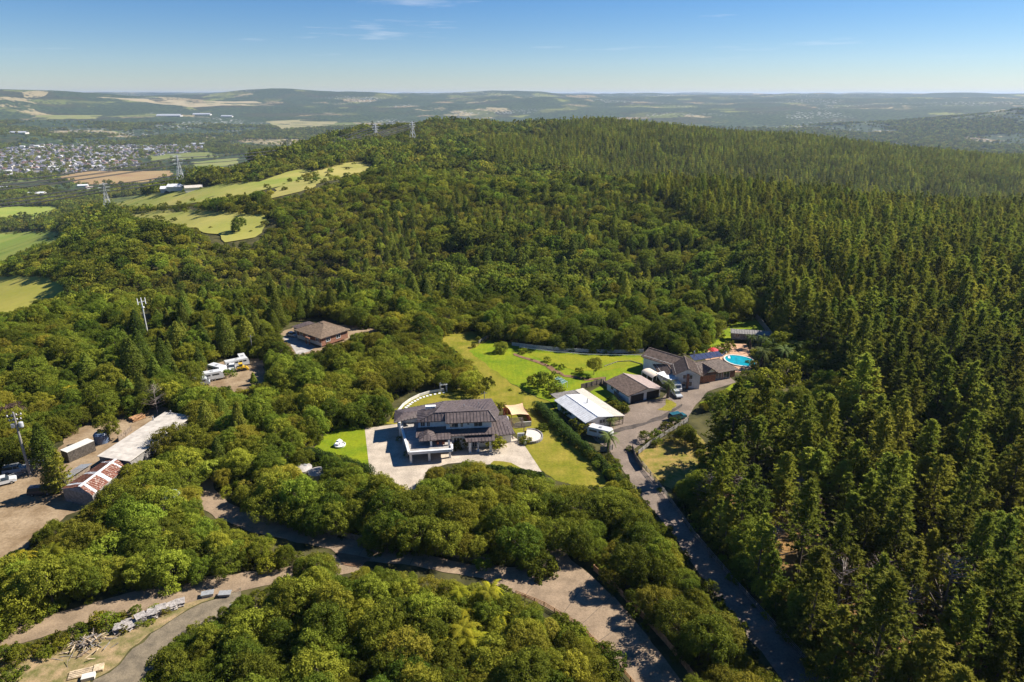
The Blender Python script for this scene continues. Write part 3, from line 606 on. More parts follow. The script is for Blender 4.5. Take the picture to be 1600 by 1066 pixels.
FIELDS = [
 ('pasture', [(-40, 323), (90, 323), (95, 334), (60, 344), (-40, 347)], (0.20, 0.26, 0.04), (0.29, 0.31, 0.06)),
 ('pasture', [(-40, 366), (60, 360), (92, 364), (95, 378), (40, 392), (0, 412), (-40, 420)], (0.17, 0.24, 0.035), (0.27, 0.29, 0.055)),
 ('pasture', [(-40, 434), (60, 434), (102, 440), (95, 456), (60, 477), (0, 497), (-40, 505)], (0.27, 0.27, 0.04), (0.40, 0.33, 0.08)),
 ('pasture', [(185, 335), (300, 329), (418, 339), (428, 350), (395, 376), (350, 382), (320, 364), (270, 352), (220, 345)], (0.24, 0.25, 0.05), (0.38, 0.33, 0.09)),
 ('pasture', [(150, 318), (165, 311), (260, 301), (330, 291), (400, 285), (470, 264), (496, 270), (440, 291), (380, 307), (290, 321), (180, 326)], (0.22, 0.26, 0.045), (0.38, 0.33, 0.09)),
 ('pasture', [(480, 272), (560, 252), (585, 258), (540, 280), (470, 300), (420, 312), (440, 292)], (0.24, 0.24, 0.055), (0.38, 0.32, 0.10)),
 ('ploughed_field', [(88, 278), (130, 268), (265, 267), (272, 274), (228, 285), (130, 289)], (0.27, 0.17, 0.085), (0.33, 0.24, 0.11)),
 ('pasture', [(222, 241), (330, 238), (345, 246), (240, 251)], (0.14, 0.17, 0.045), (0.19, 0.2, 0.06)),
 ('pasture', [(300, 254), (370, 247), (397, 256), (345, 266), (302, 264)], (0.15, 0.19, 0.045), (0.24, 0.23, 0.08)),
 ('pasture', [(55, 181), (160, 180), (150, 186), (60, 187)], (0.18, 0.2, 0.06), (0.24, 0.23, 0.09)),
 ('pasture', [(415, 190), (470, 187), (528, 190), (515, 199), (440, 203)], (0.22, 0.21, 0.09), (0.32, 0.27, 0.14)),
 ('pasture', [(150, 152), (250, 156), (400, 158), (430, 165), (300, 168), (230, 160)], (0.32, 0.27, 0.15), (0.38, 0.31, 0.18))]
for i, (nm, pg, c1, c2) in enumerate(FIELDS):
    sheet(nm, pg, mat('field_grass_%d' % i, c1, 0.95, 0.1, scale=0.012, col2=c2, detail=9), 0.5, 30 if pg[0][1] < 330 else 12, 'open %s in the valley' % nm.replace('_', ' '), False, 7 if pg[0][1] > 260 else 12)
TOWN = [(-40, 236), (60, 226), (150, 228), (320, 227), (318, 236), (200, 249), (238, 262), (100, 272), (-40, 280)]
sheet('town_ground', TOWN, mat('town_earth', (0.13, 0.125, 0.09), 0.95, scale=0.01, col2=(0.30, 0.26, 0.21), detail=9), 0.45, 40, 'streets and gardens of the distant town')

# ------------------------------------------------------------------ building helpers
def clip_line(poly, o, d, hdir):
    ts = []
    n = len(poly)
    for i in range(n):
        a, b = poly[i], poly[(i+1) % n]; da = (a-o).dot(hdir); db = (b-o).dot(hdir)
        if (da > 0) != (db > 0): ts.append((a.lerp(b, da/(da-db))))
    if len(ts) < 2: return None
    ts.sort(key=lambda p: (p-o).dot(d)); return ts[0], ts[-1]
def roof_planes(mb, planes, rib=0.75, th=0.16, rw=0.07):
    for pl in planes:
        pts = [Vector(p) for p in pl]; n = Vector((0, 0, 0))
        for i in range(len(pts)):
            n += (pts[i]-pts[0]).cross(pts[(i+1) % len(pts)]-pts[0])
        n.normalize()
        if n.z < 0: n = -n
        k = len(mb.v); m = len(pts)
        mb.v += [tuple(p) for p in pts]+[tuple(p-Vector((0, 0, th))) for p in pts]
        mb.f.append([k+i for i in range(m)]); mb.m.append(0); mb.f.append([k+m+i for i in range(m)][::-1]); mb.m.append(0)
        for i in range(m):
            j = (i+1) % m; mb.f.append([k+i, k+j, k+m+j, k+m+i]); mb.m.append(0)
        if rib:
            s = Vector((n.x, n.y, 0))
            if s.length < 1e-3: continue
            s = (s-n*s.dot(n)).normalized(); h = n.cross(s).normalized()
            o0 = pts[0]; ds = [(p-o0).dot(h) for p in pts]; t = min(ds)+rib*0.5
            while t < max(ds):
                sg = clip_line(pts, o0+h*t, s, h)
                if sg and (sg[1]-sg[0]).length > 0.3: mb.beam(sg[0]+n*0.03, sg[1]+n*0.03, rw, 0.09)
                t += rib
def hip(u0, u1, v0, v1, ze, a, b, zr):
    """planes of a roof over a rectangle with the ridge from a to b"""
    A, B, C, D = (u0, v0, ze), (u1, v0, ze), (u1, v1, ze), (u0, v1, ze); ra = (*a, zr); rb = (*b, zr)
    if abs(b[0]-a[0]) >= abs(b[1]-a[1]):
        pl = [[A, B, rb, ra], [C, D, ra, rb]]
        if abs(b[0]-u1) > 0.05: pl.append([B, C, rb])
        if abs(a[0]-u0) > 0.05: pl.append([D, A, ra])
    else:
        pl = [[B, C, rb, ra], [D, A, ra, rb]]
        if abs(a[1]-v0) > 0.05: pl.append([A, B, ra])
        if abs(b[1]-v1) > 0.05: pl.append([C, D, rb])
    return pl
def roof(parent, planes, m, rib=0.75, name='roof', ridge=None):
    mb = MB(); roof_planes(mb, planes, rib, 0.16, 0.11); o = mb.build(name, m, parent)
    if ridge:
        for a, b in ridge: MB().beam(a, b, 0.22, 0.1).build('ridge_cap', m, o)
    return o
def window(parent, a, dirv, w, z0, h, fm=None, mull=1, glass=None):
    """framed window on a wall; a = lower left corner on the wall face, dirv = unit vector along the wall (outside lies to its right)"""
    d = Vector((dirv[0], dirv[1], 0)).normalized(); o = Vector((d.y, -d.x, 0)); a = Vector((a[0], a[1], z0)); z = Vector((0, 0, 1))
    fr = MB(); p = a+o*0.03; t = 0.09
    fr.beam(p, p+d*w, 0.1, t); fr.beam(p+z*h, p+d*w+z*h, 0.1, t); fr.beam(p+z*t/2, p+z*(h-t/2), t, 0.1); fr.beam(p+d*w+z*t/2, p+d*w+z*(h-t/2), t, 0.1)
    for k in range(1, mull+1): fr.beam(p+d*(w*k/(mull+1))+z*t/2, p+d*(w*k/(mull+1))+z*(h-t/2), 0.06, 0.06)
    f = fr.build('window', fm or M_white, parent)
    q = a+o*0.012; MB().poly([q, q+d*w, q+d*w+z*h, q+z*h]).build('pane', glass or M_glass, f)
    return f
def door(parent, a, dirv, w, h, m, z0=0.02):
    d = Vector((dirv[0], dirv[1], 0)).normalized(); o = Vector((d.y, -d.x, 0)); a = Vector((a[0], a[1], z0))
    mb = MB(); c = a+d*w/2+o*0.03; mb.beam(c, c+Vector((0, 0, h)), 0.05, w) if abs(d.y) > abs(d.x) else mb.beam(c, c+Vector((0, 0, h)), w, 0.05)
    return mb.build('door', m, parent)
def gablewall(mb, u0, u1, v, z0, zt, um, th=0.15, m=0):
    pts = [(u0, z0), (u1, z0), (um, zt)]
    k = len(mb.v)
    mb.v += [(p[0], v, p[1]) for p in pts]+[(p[0], v+th, p[1]) for p in pts]
    for f in ([0, 1, 2], [5, 4, 3], [0, 3, 4, 1], [1, 4, 5, 2], [2, 5, 3, 0]): mb.f.append([k+i for i in f]); mb.m.append(m)

# ------------------------------------------------------------------ the two-storey house
HO = Vector((-21.72, 130.04, 0.07)); HA = R(6)
h = empty('house', HO, HA, 'large two storey house with dark brown hip roofs and white walls', 'house')
MB().box(1.4, 18, 5.6, 19.4, 0, 3.6).build('lower_wall', M_white, h)
MB().box(18.002, 22.4, 7.0, 14.6, 0, 2.9).build('wing_wall', M_white, h)
MB().box(1.9, 7.7, 7.5, 10.6, 3.7, 6.35).build('upper_wall', M_white, h)
MB().box(7.702, 17.9, 6.4, 9.6, 3.7, 6.3).build('upper_wall', M_white, h)
MB().box(-2.2, 1.4, 14.2, 17.0, 2.62, 4.3).build('side_wall', M_white, h)
z = Vector
roof(h, [[(7.6, 5.3, 6.4), (18.9, 5.3, 6.4), (17.4, 7.9, 7.85), (7.6, 7.9, 7.85)], [(1.2, 6.6, 6.4), (7.6, 6.6, 6.4), (7.6, 7.9, 7.85), (5.2, 7.9, 7.85), (3.6, 7.3, 7.2)],
         [(18.9, 5.3, 6.4), (20.2, 12.5, 5.3), (17.4, 7.9, 7.85)], [(17.4, 7.9, 7.85), (20.2, 12.5, 5.3), (18.95, 20.5, 5.0), (7.4, 20.3, 5.0), (5.2, 7.9, 7.85)],
         [(1.2, 6.6, 6.4), (3.6, 7.3, 7.2), (5.2, 7.9, 7.85), (6.2, 13.6, 6.5), (1.2, 12.6, 6.3)]], M_roof, 0.75, 'main_roof', [((5.2, 7.9, 7.92), (17.4, 7.9, 7.92)), ((17.4, 7.9, 7.92), (18.9, 5.3, 6.5)), ((5.2, 7.9, 7.92), (1.4, 6.7, 6.5))])
roof(h, [[(-4.2, 11.0, 4.4), (0.9, 13.0, 4.4), (1.2, 14.4, 5.2), (-2.0, 14.2, 5.3)], [(-4.2, 11.0, 4.4), (-2.0, 14.2, 5.3), (-4.3, 17.5, 4.4)],
         [(-4.3, 17.5, 4.4), (-2.0, 14.2, 5.3), (1.2, 14.4, 5.2), (7.4, 15.6, 5.5), (7.4, 20.3, 4.98)]], M_roof, 0.75, 'side_roof')
roof(h, [[(1.0, 4.1, 3.85), (18.2, 4.1, 3.85), (18.2, 6.4, 4.4), (7.7, 6.4, 4.4), (7.7, 7.5, 4.6), (1.0, 7.5, 4.6)]], M_roof, 0.75, 'skirt_roof')
roof(h, hip(1.7, 5.5, 1.9, 5.6, 4.15, (3.6, 3.9), (3.6, 5.6), 4.95)+[[(5.5, 2.2, 4.12), (8.6, 2.2, 4.12), (8.6, 4.6, 4.4), (5.5, 4.6, 4.4)]], M_roof, 0.75, 'deck_roof')
roof(h, [[(12.0, 2.85, 2.85), (18.4, 2.85, 2.85), (18.4, 5.6, 3.82), (11.4, 5.6, 3.82)]], M_roof, 0.75, 'porch_roof')
roof(h, [[(17.9, 4.9, 2.85), (23.1, 5.6, 2.85), (20.4, 10.0, 4.2), (17.9, 10, 4.3)], [(23.1, 5.6, 2.85), (22.2, 15.2, 2.85), (20.4, 10.0, 4.2)], [(22.2, 15.2, 2.85), (17.9, 15.2, 2.85), (17.9, 10, 4.3), (20.4, 10.0, 4.2)]], M_roof, 0.75, 'wing_roof')
dk = MB().prism([(-0.4, -0.4), (8.8, 0.0), (8.8, 5.55), (1.35, 5.55), (1.35, 17.5), (-2.6, 17.5), (-2.4, 10.8)], 2.2, 2.55).build('deck', M_concg, h)
bl = MB(); 
for a, b in (((-0.4, -0.4), (8.8, 0.0)), ((-0.4, -0.4), (-2.4, 10.8)), ((8.8, 0.0), (8.8, 2.2)), ((-2.4, 10.8), (-2.6, 17.5))):
    MB().beam((*a, 2.62), (*b, 2.62), 0.5, 0.62).build('parapet', M_white, dk)
for c in ((-0.1, 0.0, 2.2), (3.85, 0.55, 2.2), (8.3, 1.5, 2.2), (-2.0, 8.6, 2.2), (-2.9, 11.4, 4.25), (-3.6, 16.6, 4.25)):
    MB().box(c[0]-0.25, c[0]+0.25, c[1]-0.25, c[1]+0.25, 0, c[2]).build('column', M_white, h)
for c in ((12.8, 3.4), (17.4, 3.4)): MB().box(c[0]-0.28, c[0]+0.28, c[1]-0.28, c[1]+0.28, 0, 2.72).build('column', M_white, h)
for c in ((4.3, 2.4), (8.2, 2.5)): MB().box(c[0]-0.22, c[0]+0.22, c[1]-0.22, c[1]+0.22, 2.55, 4.02).build('column', M_white, h)
for u, w, zz, hh, vv in ((8.5, 1.9, 4.75, 1.15, 6.4), (10.9, 0.6, 4.75, 1.2, 6.4), (13.9, 1.9, 4.75, 1.25, 6.4), (12.4, 0.5, 5.2, 0.6, 6.4), (3.4, 0.7, 4.75, 1.3, 7.5), (2.0, 1.0, 4.85, 1.2, 7.5)):
    window(h, (u, vv), (1, 0), w, zz, hh)
for u, w, zz, hh in ((2.2, 2.6, 2.6, 1.1), (5.3, 2.6, 2.6, 1.1), (9.3, 1.3, 1.4, 1.2), (13.4, 1.1, 0.1, 2.2), (15.2, 1.0, 0.9, 1.3)): window(h, (u, 5.6), (1, 0), w, zz, hh)
for v in (8.5, 11.0): window(h, (1.4, v+1.8), (0, -1), 1.8, 2.7, 0.8)
MB().box(2.5, 5.0, 5.52, 5.59, 0.05, 2.1).build('garage_door', M_dark, h); MB().box(5.4, 7.9, 5.52, 5.59, 0.05, 2.1).build('garage_door', M_dark, h)  # shade in the garage entrance under the deck, painted as near-black panels
MB().box(3.0, 5.4, 14.6, 15.6, 5.5, 6.3).build('roof_vent_box', M_white, h)
for p in ((12, 13, 6.4), (15.5, 15, 5.8)): MB().tube((p[0], p[1], p[2]-0.1), (p[0], p[1], p[2]+0.9), 0.1).build('flue', M_grey, h)
def on_house(u, v, zz=0.0): return HO+Vector((u*math.cos(HA)-v*math.sin(HA), u*math.sin(HA)+v*math.cos(HA), zz))
# outdoor furniture on the deck
t = empty('patio_table', on_house(6.4, 3.4, 2.55), HA, 'red brown timber table on the raised deck', 'table')
MB().box(-1.0, 1.0, -0.5, 0.5, 0.70, 0.76).build('table_top', M_redwood, t)
for sx in (-0.85, 0.85):
    for sy in (-0.4, 0.4): MB().box(sx-0.05, sx+0.05, sy-0.05, sy+0.05, 0, 0.7).build('leg', M_redwood, t)
ch = None
for i, (dx, dy, rz, w) in enumerate(((-0.6, -0.95, 0, 'front left'), (0.6, -0.95, 0, 'front right'), (-0.6, 0.95, math.pi, 'rear left'), (0.6, 0.95, math.pi, 'rear right'))):
    lb = 'red brown deck chair at the %s side of the patio table' % w
    if ch is None:
        ch = empty('patio_chair', on_house(6.4+dx, 3.4+dy, 2.55), HA+rz, lb, 'chair', 'chairs round the patio table')
        MB().box(-0.25, 0.25, -0.25, 0.25, 0.4, 0.46).build('seat', M_redwood, ch); MB().box(-0.25, 0.25, -0.27, -0.22, 0.46, 0.95).build('backrest', M_redwood, ch)
        for sx in (-0.22, 0.22):
            for sy in (-0.22, 0.22): MB().box(sx-0.03, sx+0.03, sy-0.03, sy+0.03, 0, 0.4).build('leg', M_redwood, ch)
    else: tag(copy_tree(ch, None, on_house(6.4+dx, 3.4+dy, 2.55), HA+rz), lb)
# sail-shaded court and pergola at the right end
s = empty('shade_sail', on_house(24.6, 18.0), HA, 'cream shade sail over a red timber fenced court beside the house', 'shade sail')
n = 8; sm = MB(); cor = [Vector((-2.3, 3.2, 2.7)), Vector((2.1, 3.4, 3.0)), Vector((3.0, -2.6, 2.6)), Vector((-1.3, -2.9, 2.9))]
g = []
for i in range(n+1):
    for j in range(n+1):
        a, b = i/n, j/n; p = cor[0].lerp(cor[1], a).lerp(cor[3].lerp(cor[2], a), b); c = (cor[0]+cor[1]+cor[2]+cor[3])/4
        e = max(4*a*(1-a)*abs(2*b-1)**2, 4*b*(1-b)*abs(2*a-1)**2); p = p.lerp(c, 0.16*e); p.z -= 0.35*16*a*(1-a)*b*(1-b)*0.6; g.append(p)
for i in range(n):
    for j in range(n): sm.poly([g[i*(n+1)+j], g[(i+1)*(n+1)+j], g[(i+1)*(n+1)+j+1], g[i*(n+1)+j+1]])
sm.build('sail', M_sail, s)
for c in cor: MB().tube((c.x, c.y, 0), (c.x, c.y, c.z+0.15), 0.08).build('post', M_redwood, s)
cf = empty('court_fence', on_house(24.6, 18.0), HA, 'red stained timber fence round the sail shaded court', 'fence')
for a, b in (((-2.7, 3.7), (2.5, 3.9)), ((2.5, 3.9), (3.5, -3.0)), ((-2.7, 3.7), (-2.2, -1.2))):
    A = Vector(a); B = Vector(b); k = int((B-A).length/0.9)
    for i in range(k):
        p, q = A.lerp(B, i/k), A.lerp(B, (i+0.96)/k); MB().beam((*p, 0.85), (*q, 0.85), 0.06, 1.7).build('panel', M_redwood, cf)
MB().beam((3.45, -3.3, 0.6), (-0.6, -3.6, 0.6), 0.2, 1.2).build('low_wall', M_cream, cf)
pg = empty('pergola', on_house(24.0, 11.8), HA, 'brown timber pergola between the house and the round patio', 'pergola')
for sx in (-1.2, 1.6):
    for sy in (-2.4, 2.2): MB().box(sx-0.08, sx+0.08, sy-0.08, sy+0.08, 0, 2.3).build('post', M_timber, pg)
    MB().beam((sx, -2.8, 2.36), (sx, 2.6, 2.36), 0.12, 0.18).build('beam', M_timber, pg)
for k in range(9): MB().beam((-1.6, -2.6+k*0.62, 2.53), (2.0, -2.6+k*0.62, 2.53), 0.09, 0.16).build('rafter', M_timber, pg)
pa = empty('round_patio', on_house(27.0, 9.0), HA, 'raised white paved patio with a curved low wall', 'patio')
arc = [(2.6*math.cos(t_)*1.05, 3.1*math.sin(t_)) for t_ in np.linspace(-2.2, 1.7, 22)]
MB().prism(arc, 0, 0.42).build('paving', mat('pale_paving', (0.62, 0.55, 0.46), 0.8, var=0.06), pa)
for i in range(len(arc)-1):
    if i % 1 == 0: MB().beam((*[c*1.05 for c in arc[i]], 0.3), (*[c*1.05 for c in arc[i+1]], 0.3), 0.3, 0.6).build('wall_block', M_greyt, pa)
gate = MB().box(-0.7, 0.9, -0.12, 0.12, 0, 1.9).build('garden_wall', M_white, None, on_house(24.6, 7.6), HA); tag(gate, 'short white garden wall beside the pergola', 'wall')
# curved white wall and stepping stones behind the house
wl_ = empty('garden_wall', P(690, 612), 0, 'curved white block wall on the bush edge behind the house', 'wall')
curve = [P(*p) for p in ((618, 655), (622, 645), (630, 635), (641, 627), (655, 620), (672, 615), (694, 611))]
pts = []
for a, b in zip(curve[:-1], curve[1:]):
    k = max(1, int((b-a).length/1.0)); pts += [a.lerp(b, i/k) for i in range(k)]
pts.append(curve[-1])
for a, b in zip(pts[:-1], pts[1:]): MB().beam(a+Vector((0, 0, 0.45))-wl_.location, b+Vector((0, 0, 0.45))-wl_.location, 0.25, 0.7).build('block', M_cream, wl_)
for i, p in enumerate(pts[1::1]):
    q = P(700, 640); d = (Vector((on_house(6, 17).x, on_house(6, 17).y, p.z))-p).normalized()
    c = p+d*1.3; ss = MB().box(-0.38, 0.38, -0.3, 0.3, 0, 0.16).build('stepping_stone', M_white, None, c+Vector((0, 0, 0.03)), math.atan2(d.y, d.x)); tag(ss, 'white stepping stone in the row along the curved garden wall', 'stepping stone', 'stepping stones behind the house')
gz_ = empty('garden_arbour', P(693, 612), 0.3, 'white timber arbour at the end of the curved wall', 'arbour')
for sx in (-0.8, 0.8):
    for sy in (-0.6, 0.6): MB().box(sx-0.07, sx+0.07, sy-0.07, sy+0.07, 0, 2.2).build('post', M_white, gz_)
for k in range(6): MB().beam((-1.0, -0.8+0.32*k, 2.26), (1.0, -0.8+0.32*k, 2.26), 0.08, 0.1).build('rafter', M_white, gz_)
# fountain, water tanks
fo = empty('fountain', P(531, 697), 0, 'white tiered garden fountain on the small front lawn', 'fountain')
MB().lathe([(1.25, 0.05), (1.35, 0.45), (1.2, 0.5), (1.1, 0.3), (0.05, 0.28)], n=24).build('basin', M_white, fo)
MB().lathe([(0.3, 0.28), (0.18, 0.5), (0.14, 1.0), (0.7, 1.15), (0.75, 1.25), (0.1, 1.2), (0.1, 1.55), (0.35, 1.65), (0.02, 1.75)], n=16).build('pedestal', M_white, fo)
for i, (px, py, w) in enumerate(((474, 738, 'leftmost'), (497, 744, 'middle'), (519, 750, 'rightmost'))):
    tk = empty('water_tank', P(px, py+3), 0, 'round pale concrete water tank below the lawn hedge, %s of three' % w, 'water tank', 'three concrete water tanks')
    MB().lathe([(1.9, 0), (1.9, 1.5), (1.95, 1.55), (1.0, 1.85), (0.3, 1.95)], n=28).build('shell', M_concg, tk)
    MB().lathe([(0.35, 1.9), (0.35, 2.05), (0.05, 2.08)], (0.5, 0.4, -0.03), n=14).build('hatch', M_grey, tk)

# ------------------------------------------------------------------ neighbouring buildings
w = empty('white_roofed_house', (17.1, 146.1, 0.06), R(-62.7), 'single storey house with a long white metal roof', 'house')
MB().box(-12.2, 1.2, 0.0, 6.6, 0, 2.4).build('wall', M_white, w)
g_ = MB(); 
k = len(g_.v); g_.v += [(1.2, 0, 2.4), (1.2, 6.6, 2.4), (1.2, 2.9, 3.3), (1.05, 0, 2.4), (1.05, 6.6, 2.4), (1.05, 2.9, 3.3)]
for f in ([0, 1, 2], [5, 4, 3], [0, 3, 4, 1], [1, 4, 5, 2], [2, 5, 3, 0]): g_.f.append([k+i for i in f]); g_.m.append(0)
g_.build('gable', M_white, w)
roof(w, [[(-12.8, -0.7, 2.4), (1.7, -0.7, 2.4), (2.1, 2.6, 3.45), (-12.2, 2.4, 3.45)]], M_roofw, 0.76, 'roof', [((-12.2, 2.5, 3.5), (2.1, 2.6, 3.5))])
roof(w, [[(2.1, 2.6, 3.45), (2.3, 6.9, 2.75), (-12.2, 6.9, 2.75), (-12.2, 2.4, 3.45)]], M_roofw, 0.76)
roof(w, [[(2.3, 6.9, 2.73), (2.6, 10.0, 2.3), (-16.0, 10.0, 2.3), (-15.0, 6.9, 2.73)]], mat('cream_metal_roof', (0.56, 0.50, 0.42), 0.5, 0.4, var=0.07), 0.76, 'verandah_roof')
roof(w, [[(-16.8, 0.6, 2.2), (-12.9, 0.4, 2.2), (-12.3, 6.8, 2.6), (-15.4, 6.9, 2.6)]], M_greyt, 0.5, 'lean_to_roof')
for u in (-15.5, -11, -6.5, -2, 2.2): MB().box(u-0.07, u+0.07, 9.7, 9.84, 0, 2.25).build('verandah_post', M_timber, w)
for v in (7.4, 8.6, 9.7): MB().beam((2.3, v, 0.0), (2.3, v, 2.25), 0.1).build('verandah_post', M_timber, w)
for zz in (0.4, 1.0): MB().beam((2.3, 7.0, zz), (2.3, 9.75, zz), 0.08, 0.1).build('verandah_rail', M_timber, w)
MB().tube((-6.2, 4.9, 2.9), (-6.2, 4.9, 4.3), 0.15).build('flue', M_grey, w)
for u in (-10.5, -7, -3.5): window(w, (u, 0), (1, 0), 1.6, 0.9, 1.1)
window(w, (1.2, 3.6), (0, 1), 1.6, 1.0, 1.0); MB().box(1.22, 2.6, 0.1, 1.6, 1.9, 2.0).build('porch_canopy', M_pale, w)
gr = empty('garage', (29.84, 160.67, 0.06), R(-63.1), 'detached double garage with brown roof, its sunlit right slope coloured pale pink', 'garage')
MB().box(-9.3, 0.6, 0.0, 10.0, 0, 2.45).build('wall', M_white, gr)
g_ = MB(); g_.v += [(0.6, 0, 2.45), (0.6, 10, 2.45), (0.6, 5, 3.9), (0.45, 0, 2.45), (0.45, 10, 2.45), (0.45, 5, 3.9)]
for f in ([0, 1, 2], [5, 4, 3], [0, 3, 4, 1], [1, 4, 5, 2], [2, 5, 3, 0]): g_.f.append(f); g_.m.append(0)
g_.build('gable', M_white, gr)
roof(gr, [[(-9.7, -0.7, 2.4), (1.0, -0.7, 2.4), (1.7, 2.4, 3.35), (1.9, 5.0, 3.95), (-9.2, 5.0, 3.95)]], M_roof2, 0.5, 'left_roof')
roof(gr, [[(-9.2, 5.0, 3.95), (1.9, 5.0, 3.95), (2.3, 10.6, 2.4), (-8.6, 10.6, 2.4)]], M_roofp, 0.75, 'right_roof', [((-9.2, 5.0, 4.0), (1.9, 5.0, 4.0))])  # sun on this slope is put into the colour, paler than the left
for v0, v1 in ((0.5, 4.6), (5.6, 9.6)):
    MB().box(0.61, 0.66, v0, v1, 0.02, 2.1).build('garage_door', M_dark, gr)
for u in (-7.5, -5): window(gr, (u, 0), (1, 0), 1.2, 1.0, 1.0)
# brick house: wings given by ridge ends, width and heights
bk = empty('brick_house', (48.0, 172.0, 0.06), 0, 'rambling brown tile roofed brick house beside the pool', 'house')
def wing(parent, a, b, wd, ze, zr, wall_m, roof_m, ov=0.6, rib=0.45, gable=(True, True), hipd=2.0):
    a = Vector(a)-Vector((48, 172)); b = Vector(b)-Vector((48, 172)); d = (b-a).normalized(); nrm = Vector((-d.y, d.x)); hw = wd/2
    c = [a-nrm*hw, b-nrm*hw, b+nrm*hw, a+nrm*hw]
    MB().prism([(p.x, p.y) for p in c], 0, ze+0.05).build('wall', wall_m, parent)
    A = a-d*ov; B = b+d*ov; e = hw+ov; zo = ze-ov*(zr-ze)/hw
    p = [A-nrm*e, B-nrm*e, B+nrm*e, A+nrm*e]; ra = A if gable[0] else a+d*hipd; rb = B if gable[1] else b-d*hipd
    T = lambda q, zz: (q.x, q.y, zz)
    pl = [[T(p[0], zo), T(p[1], zo), T(rb, zr), T(ra, zr)], [T(p[2], zo), T(p[3], zo), T(ra, zr), T(rb, zr)]]
    if not gable[0]: pl.append([T(p[3], zo), T(p[0], zo), T(ra, zr)])
    if not gable[1]: pl.append([T(p[1], zo), T(p[2], zo), T(rb, zr)])
    roof(parent, pl, roof_m, rib, 'roof', [(T(ra, zr+0.05), T(rb, zr+0.05))])
    for q, gb, sg in ((a, gable[0], 1), (b, gable[1], -1)):
        if gb:
            m_ = MB(); L = q-nrm*hw; Rr = q+nrm*hw; i = d*0.12*sg
            m_.v += [T(L, ze), T(Rr, ze), T(q, zr-0.1), T(L+i, ze), T(Rr+i, ze), T(q+i, zr-0.1)]
            for f in ([0, 1, 2], [5, 4, 3], [0, 3, 4, 1], [1, 4, 5, 2], [2, 5, 3, 0]): m_.f.append(f); m_.m.append(0)
            m_.build('gable', M_white, parent)
    return c, d, nrm
wing(bk, (40.3, 186.2), (48.6, 177.6), 6.2, 4.1, 5.6, M_white, M_roof2)
cA, dA, nA = wing(bk, (48.4, 178.4), (47.4, 170.0), 6.6, 4.2, 5.9, M_cream, M_roof2)
wing(bk, (49.0, 176.4), (61.5, 181.6), 7.4, 2.7, 4.6, M_brick, M_roof2, 0.7, 0.45, (True, False), 3.2)
wing(bk, (43.5, 181.5), (44.0, 173.0), 5.2, 2.6, 3.7, M_white, M_roof2)
wing(bk, (53.0, 178.5), (54.6, 174.2), 4.0, 2.8, 4.3, M_brick, M_roof2)
bo = Vector((48, 172))
q = Vector(cA[1]); q2 = Vector(cA[2])
d_ = (q2-q).normalized()
window(bk, (q+d_*2.0), d_, 2.6, 2.7, 1.2, mull=2); window(bk, (q+d_*2.0), d_, 2.6, 0.6, 1.4, mull=2)
MB().box(-0.9, -0.3, -2.6, -2.1, 0, 4.2).build('chimney_stack', M_brick, bk)
d2 = (Vector((61.5, 181.6))-Vector((49, 176.4))).normalized(); n2 = Vector((-d2.y, d2.x)); st = Vector((49, 176.4))-bo-n2*3.7
for k in (6.6, 9.4): 
    p = st+d2*k; window(bk, p, d2, 2.2, 0.1, 2.0, mull=1)
dA1 = (Vector((48.6, 177.6))-Vector((40.3, 186.2))).normalized(); nA1 = Vector((-dA1.y, dA1.x)); st = Vector((40.3, 186.2))-bo-nA1*3.0
for k in (0.6, 3.4): window(bk, st+dA1*k, dA1, 1.5, 2.7, 1.0)
MB().beam((-6.6, 2.6, 2.9), (-3.7, -2.2, 2.9), 4.2, 0.14).build('porch_roof', M_white, bk)
MB().tube((3.5, 8.2, 5.0), (3.5, 8.2, 6.9), 0.18).build('flue', M_grey, bk)
cp = empty('arched_carport', P(1018, 596), R(-63), 'arched cream canopy carport beside the brick house', 'carport')
am = MB(); K = 8
for i in range(K):
    t0, t1 = math.pi*i/K, math.pi*(i+1)/K
    am.hexa([(x, 1.7*math.cos(t_), 2.2+0.7*math.sin(t_)+dz) for dz in (0, 0.06) for x, t_ in ((-2.6, t0), (2.6, t0), (2.6, t1), (-2.6, t1))])
am.build('canopy', mat('cream_canvas', (0.66, 0.56, 0.44), 0.7, var=0.05), cp)
for sx in (-2.4, 0, 2.4):
    for sy in (-1.66, 1.66): MB().tube((sx, sy, 0), (sx, sy, 2.25), 0.06).build('post', M_white, cp)
sp = empty('solar_array', (57.2, 187.5, 0.06), R(20), 'dark blue solar panels on a low frame behind the brick house', 'solar panel')
for i in range(6): MB().hexa([(-5+i*1.7, -1.3, 2.3), (-3.4+i*1.7, -1.3, 2.3), (-3.4+i*1.7, 1.3, 3.0), (-5+i*1.7, 1.3, 3.0), (-5+i*1.7, -1.3, 2.36), (-3.4+i*1.7, -1.3, 2.36), (-3.4+i*1.7, 1.3, 3.06), (-5+i*1.7, 1.3, 3.06)]).build('panel', M_solar, sp)
for i in range(4): MB().box(-5+i*3.2, -4.88+i*3.2, -0.06, 0.06, 0, 2.62).build('leg', M_grey, sp)
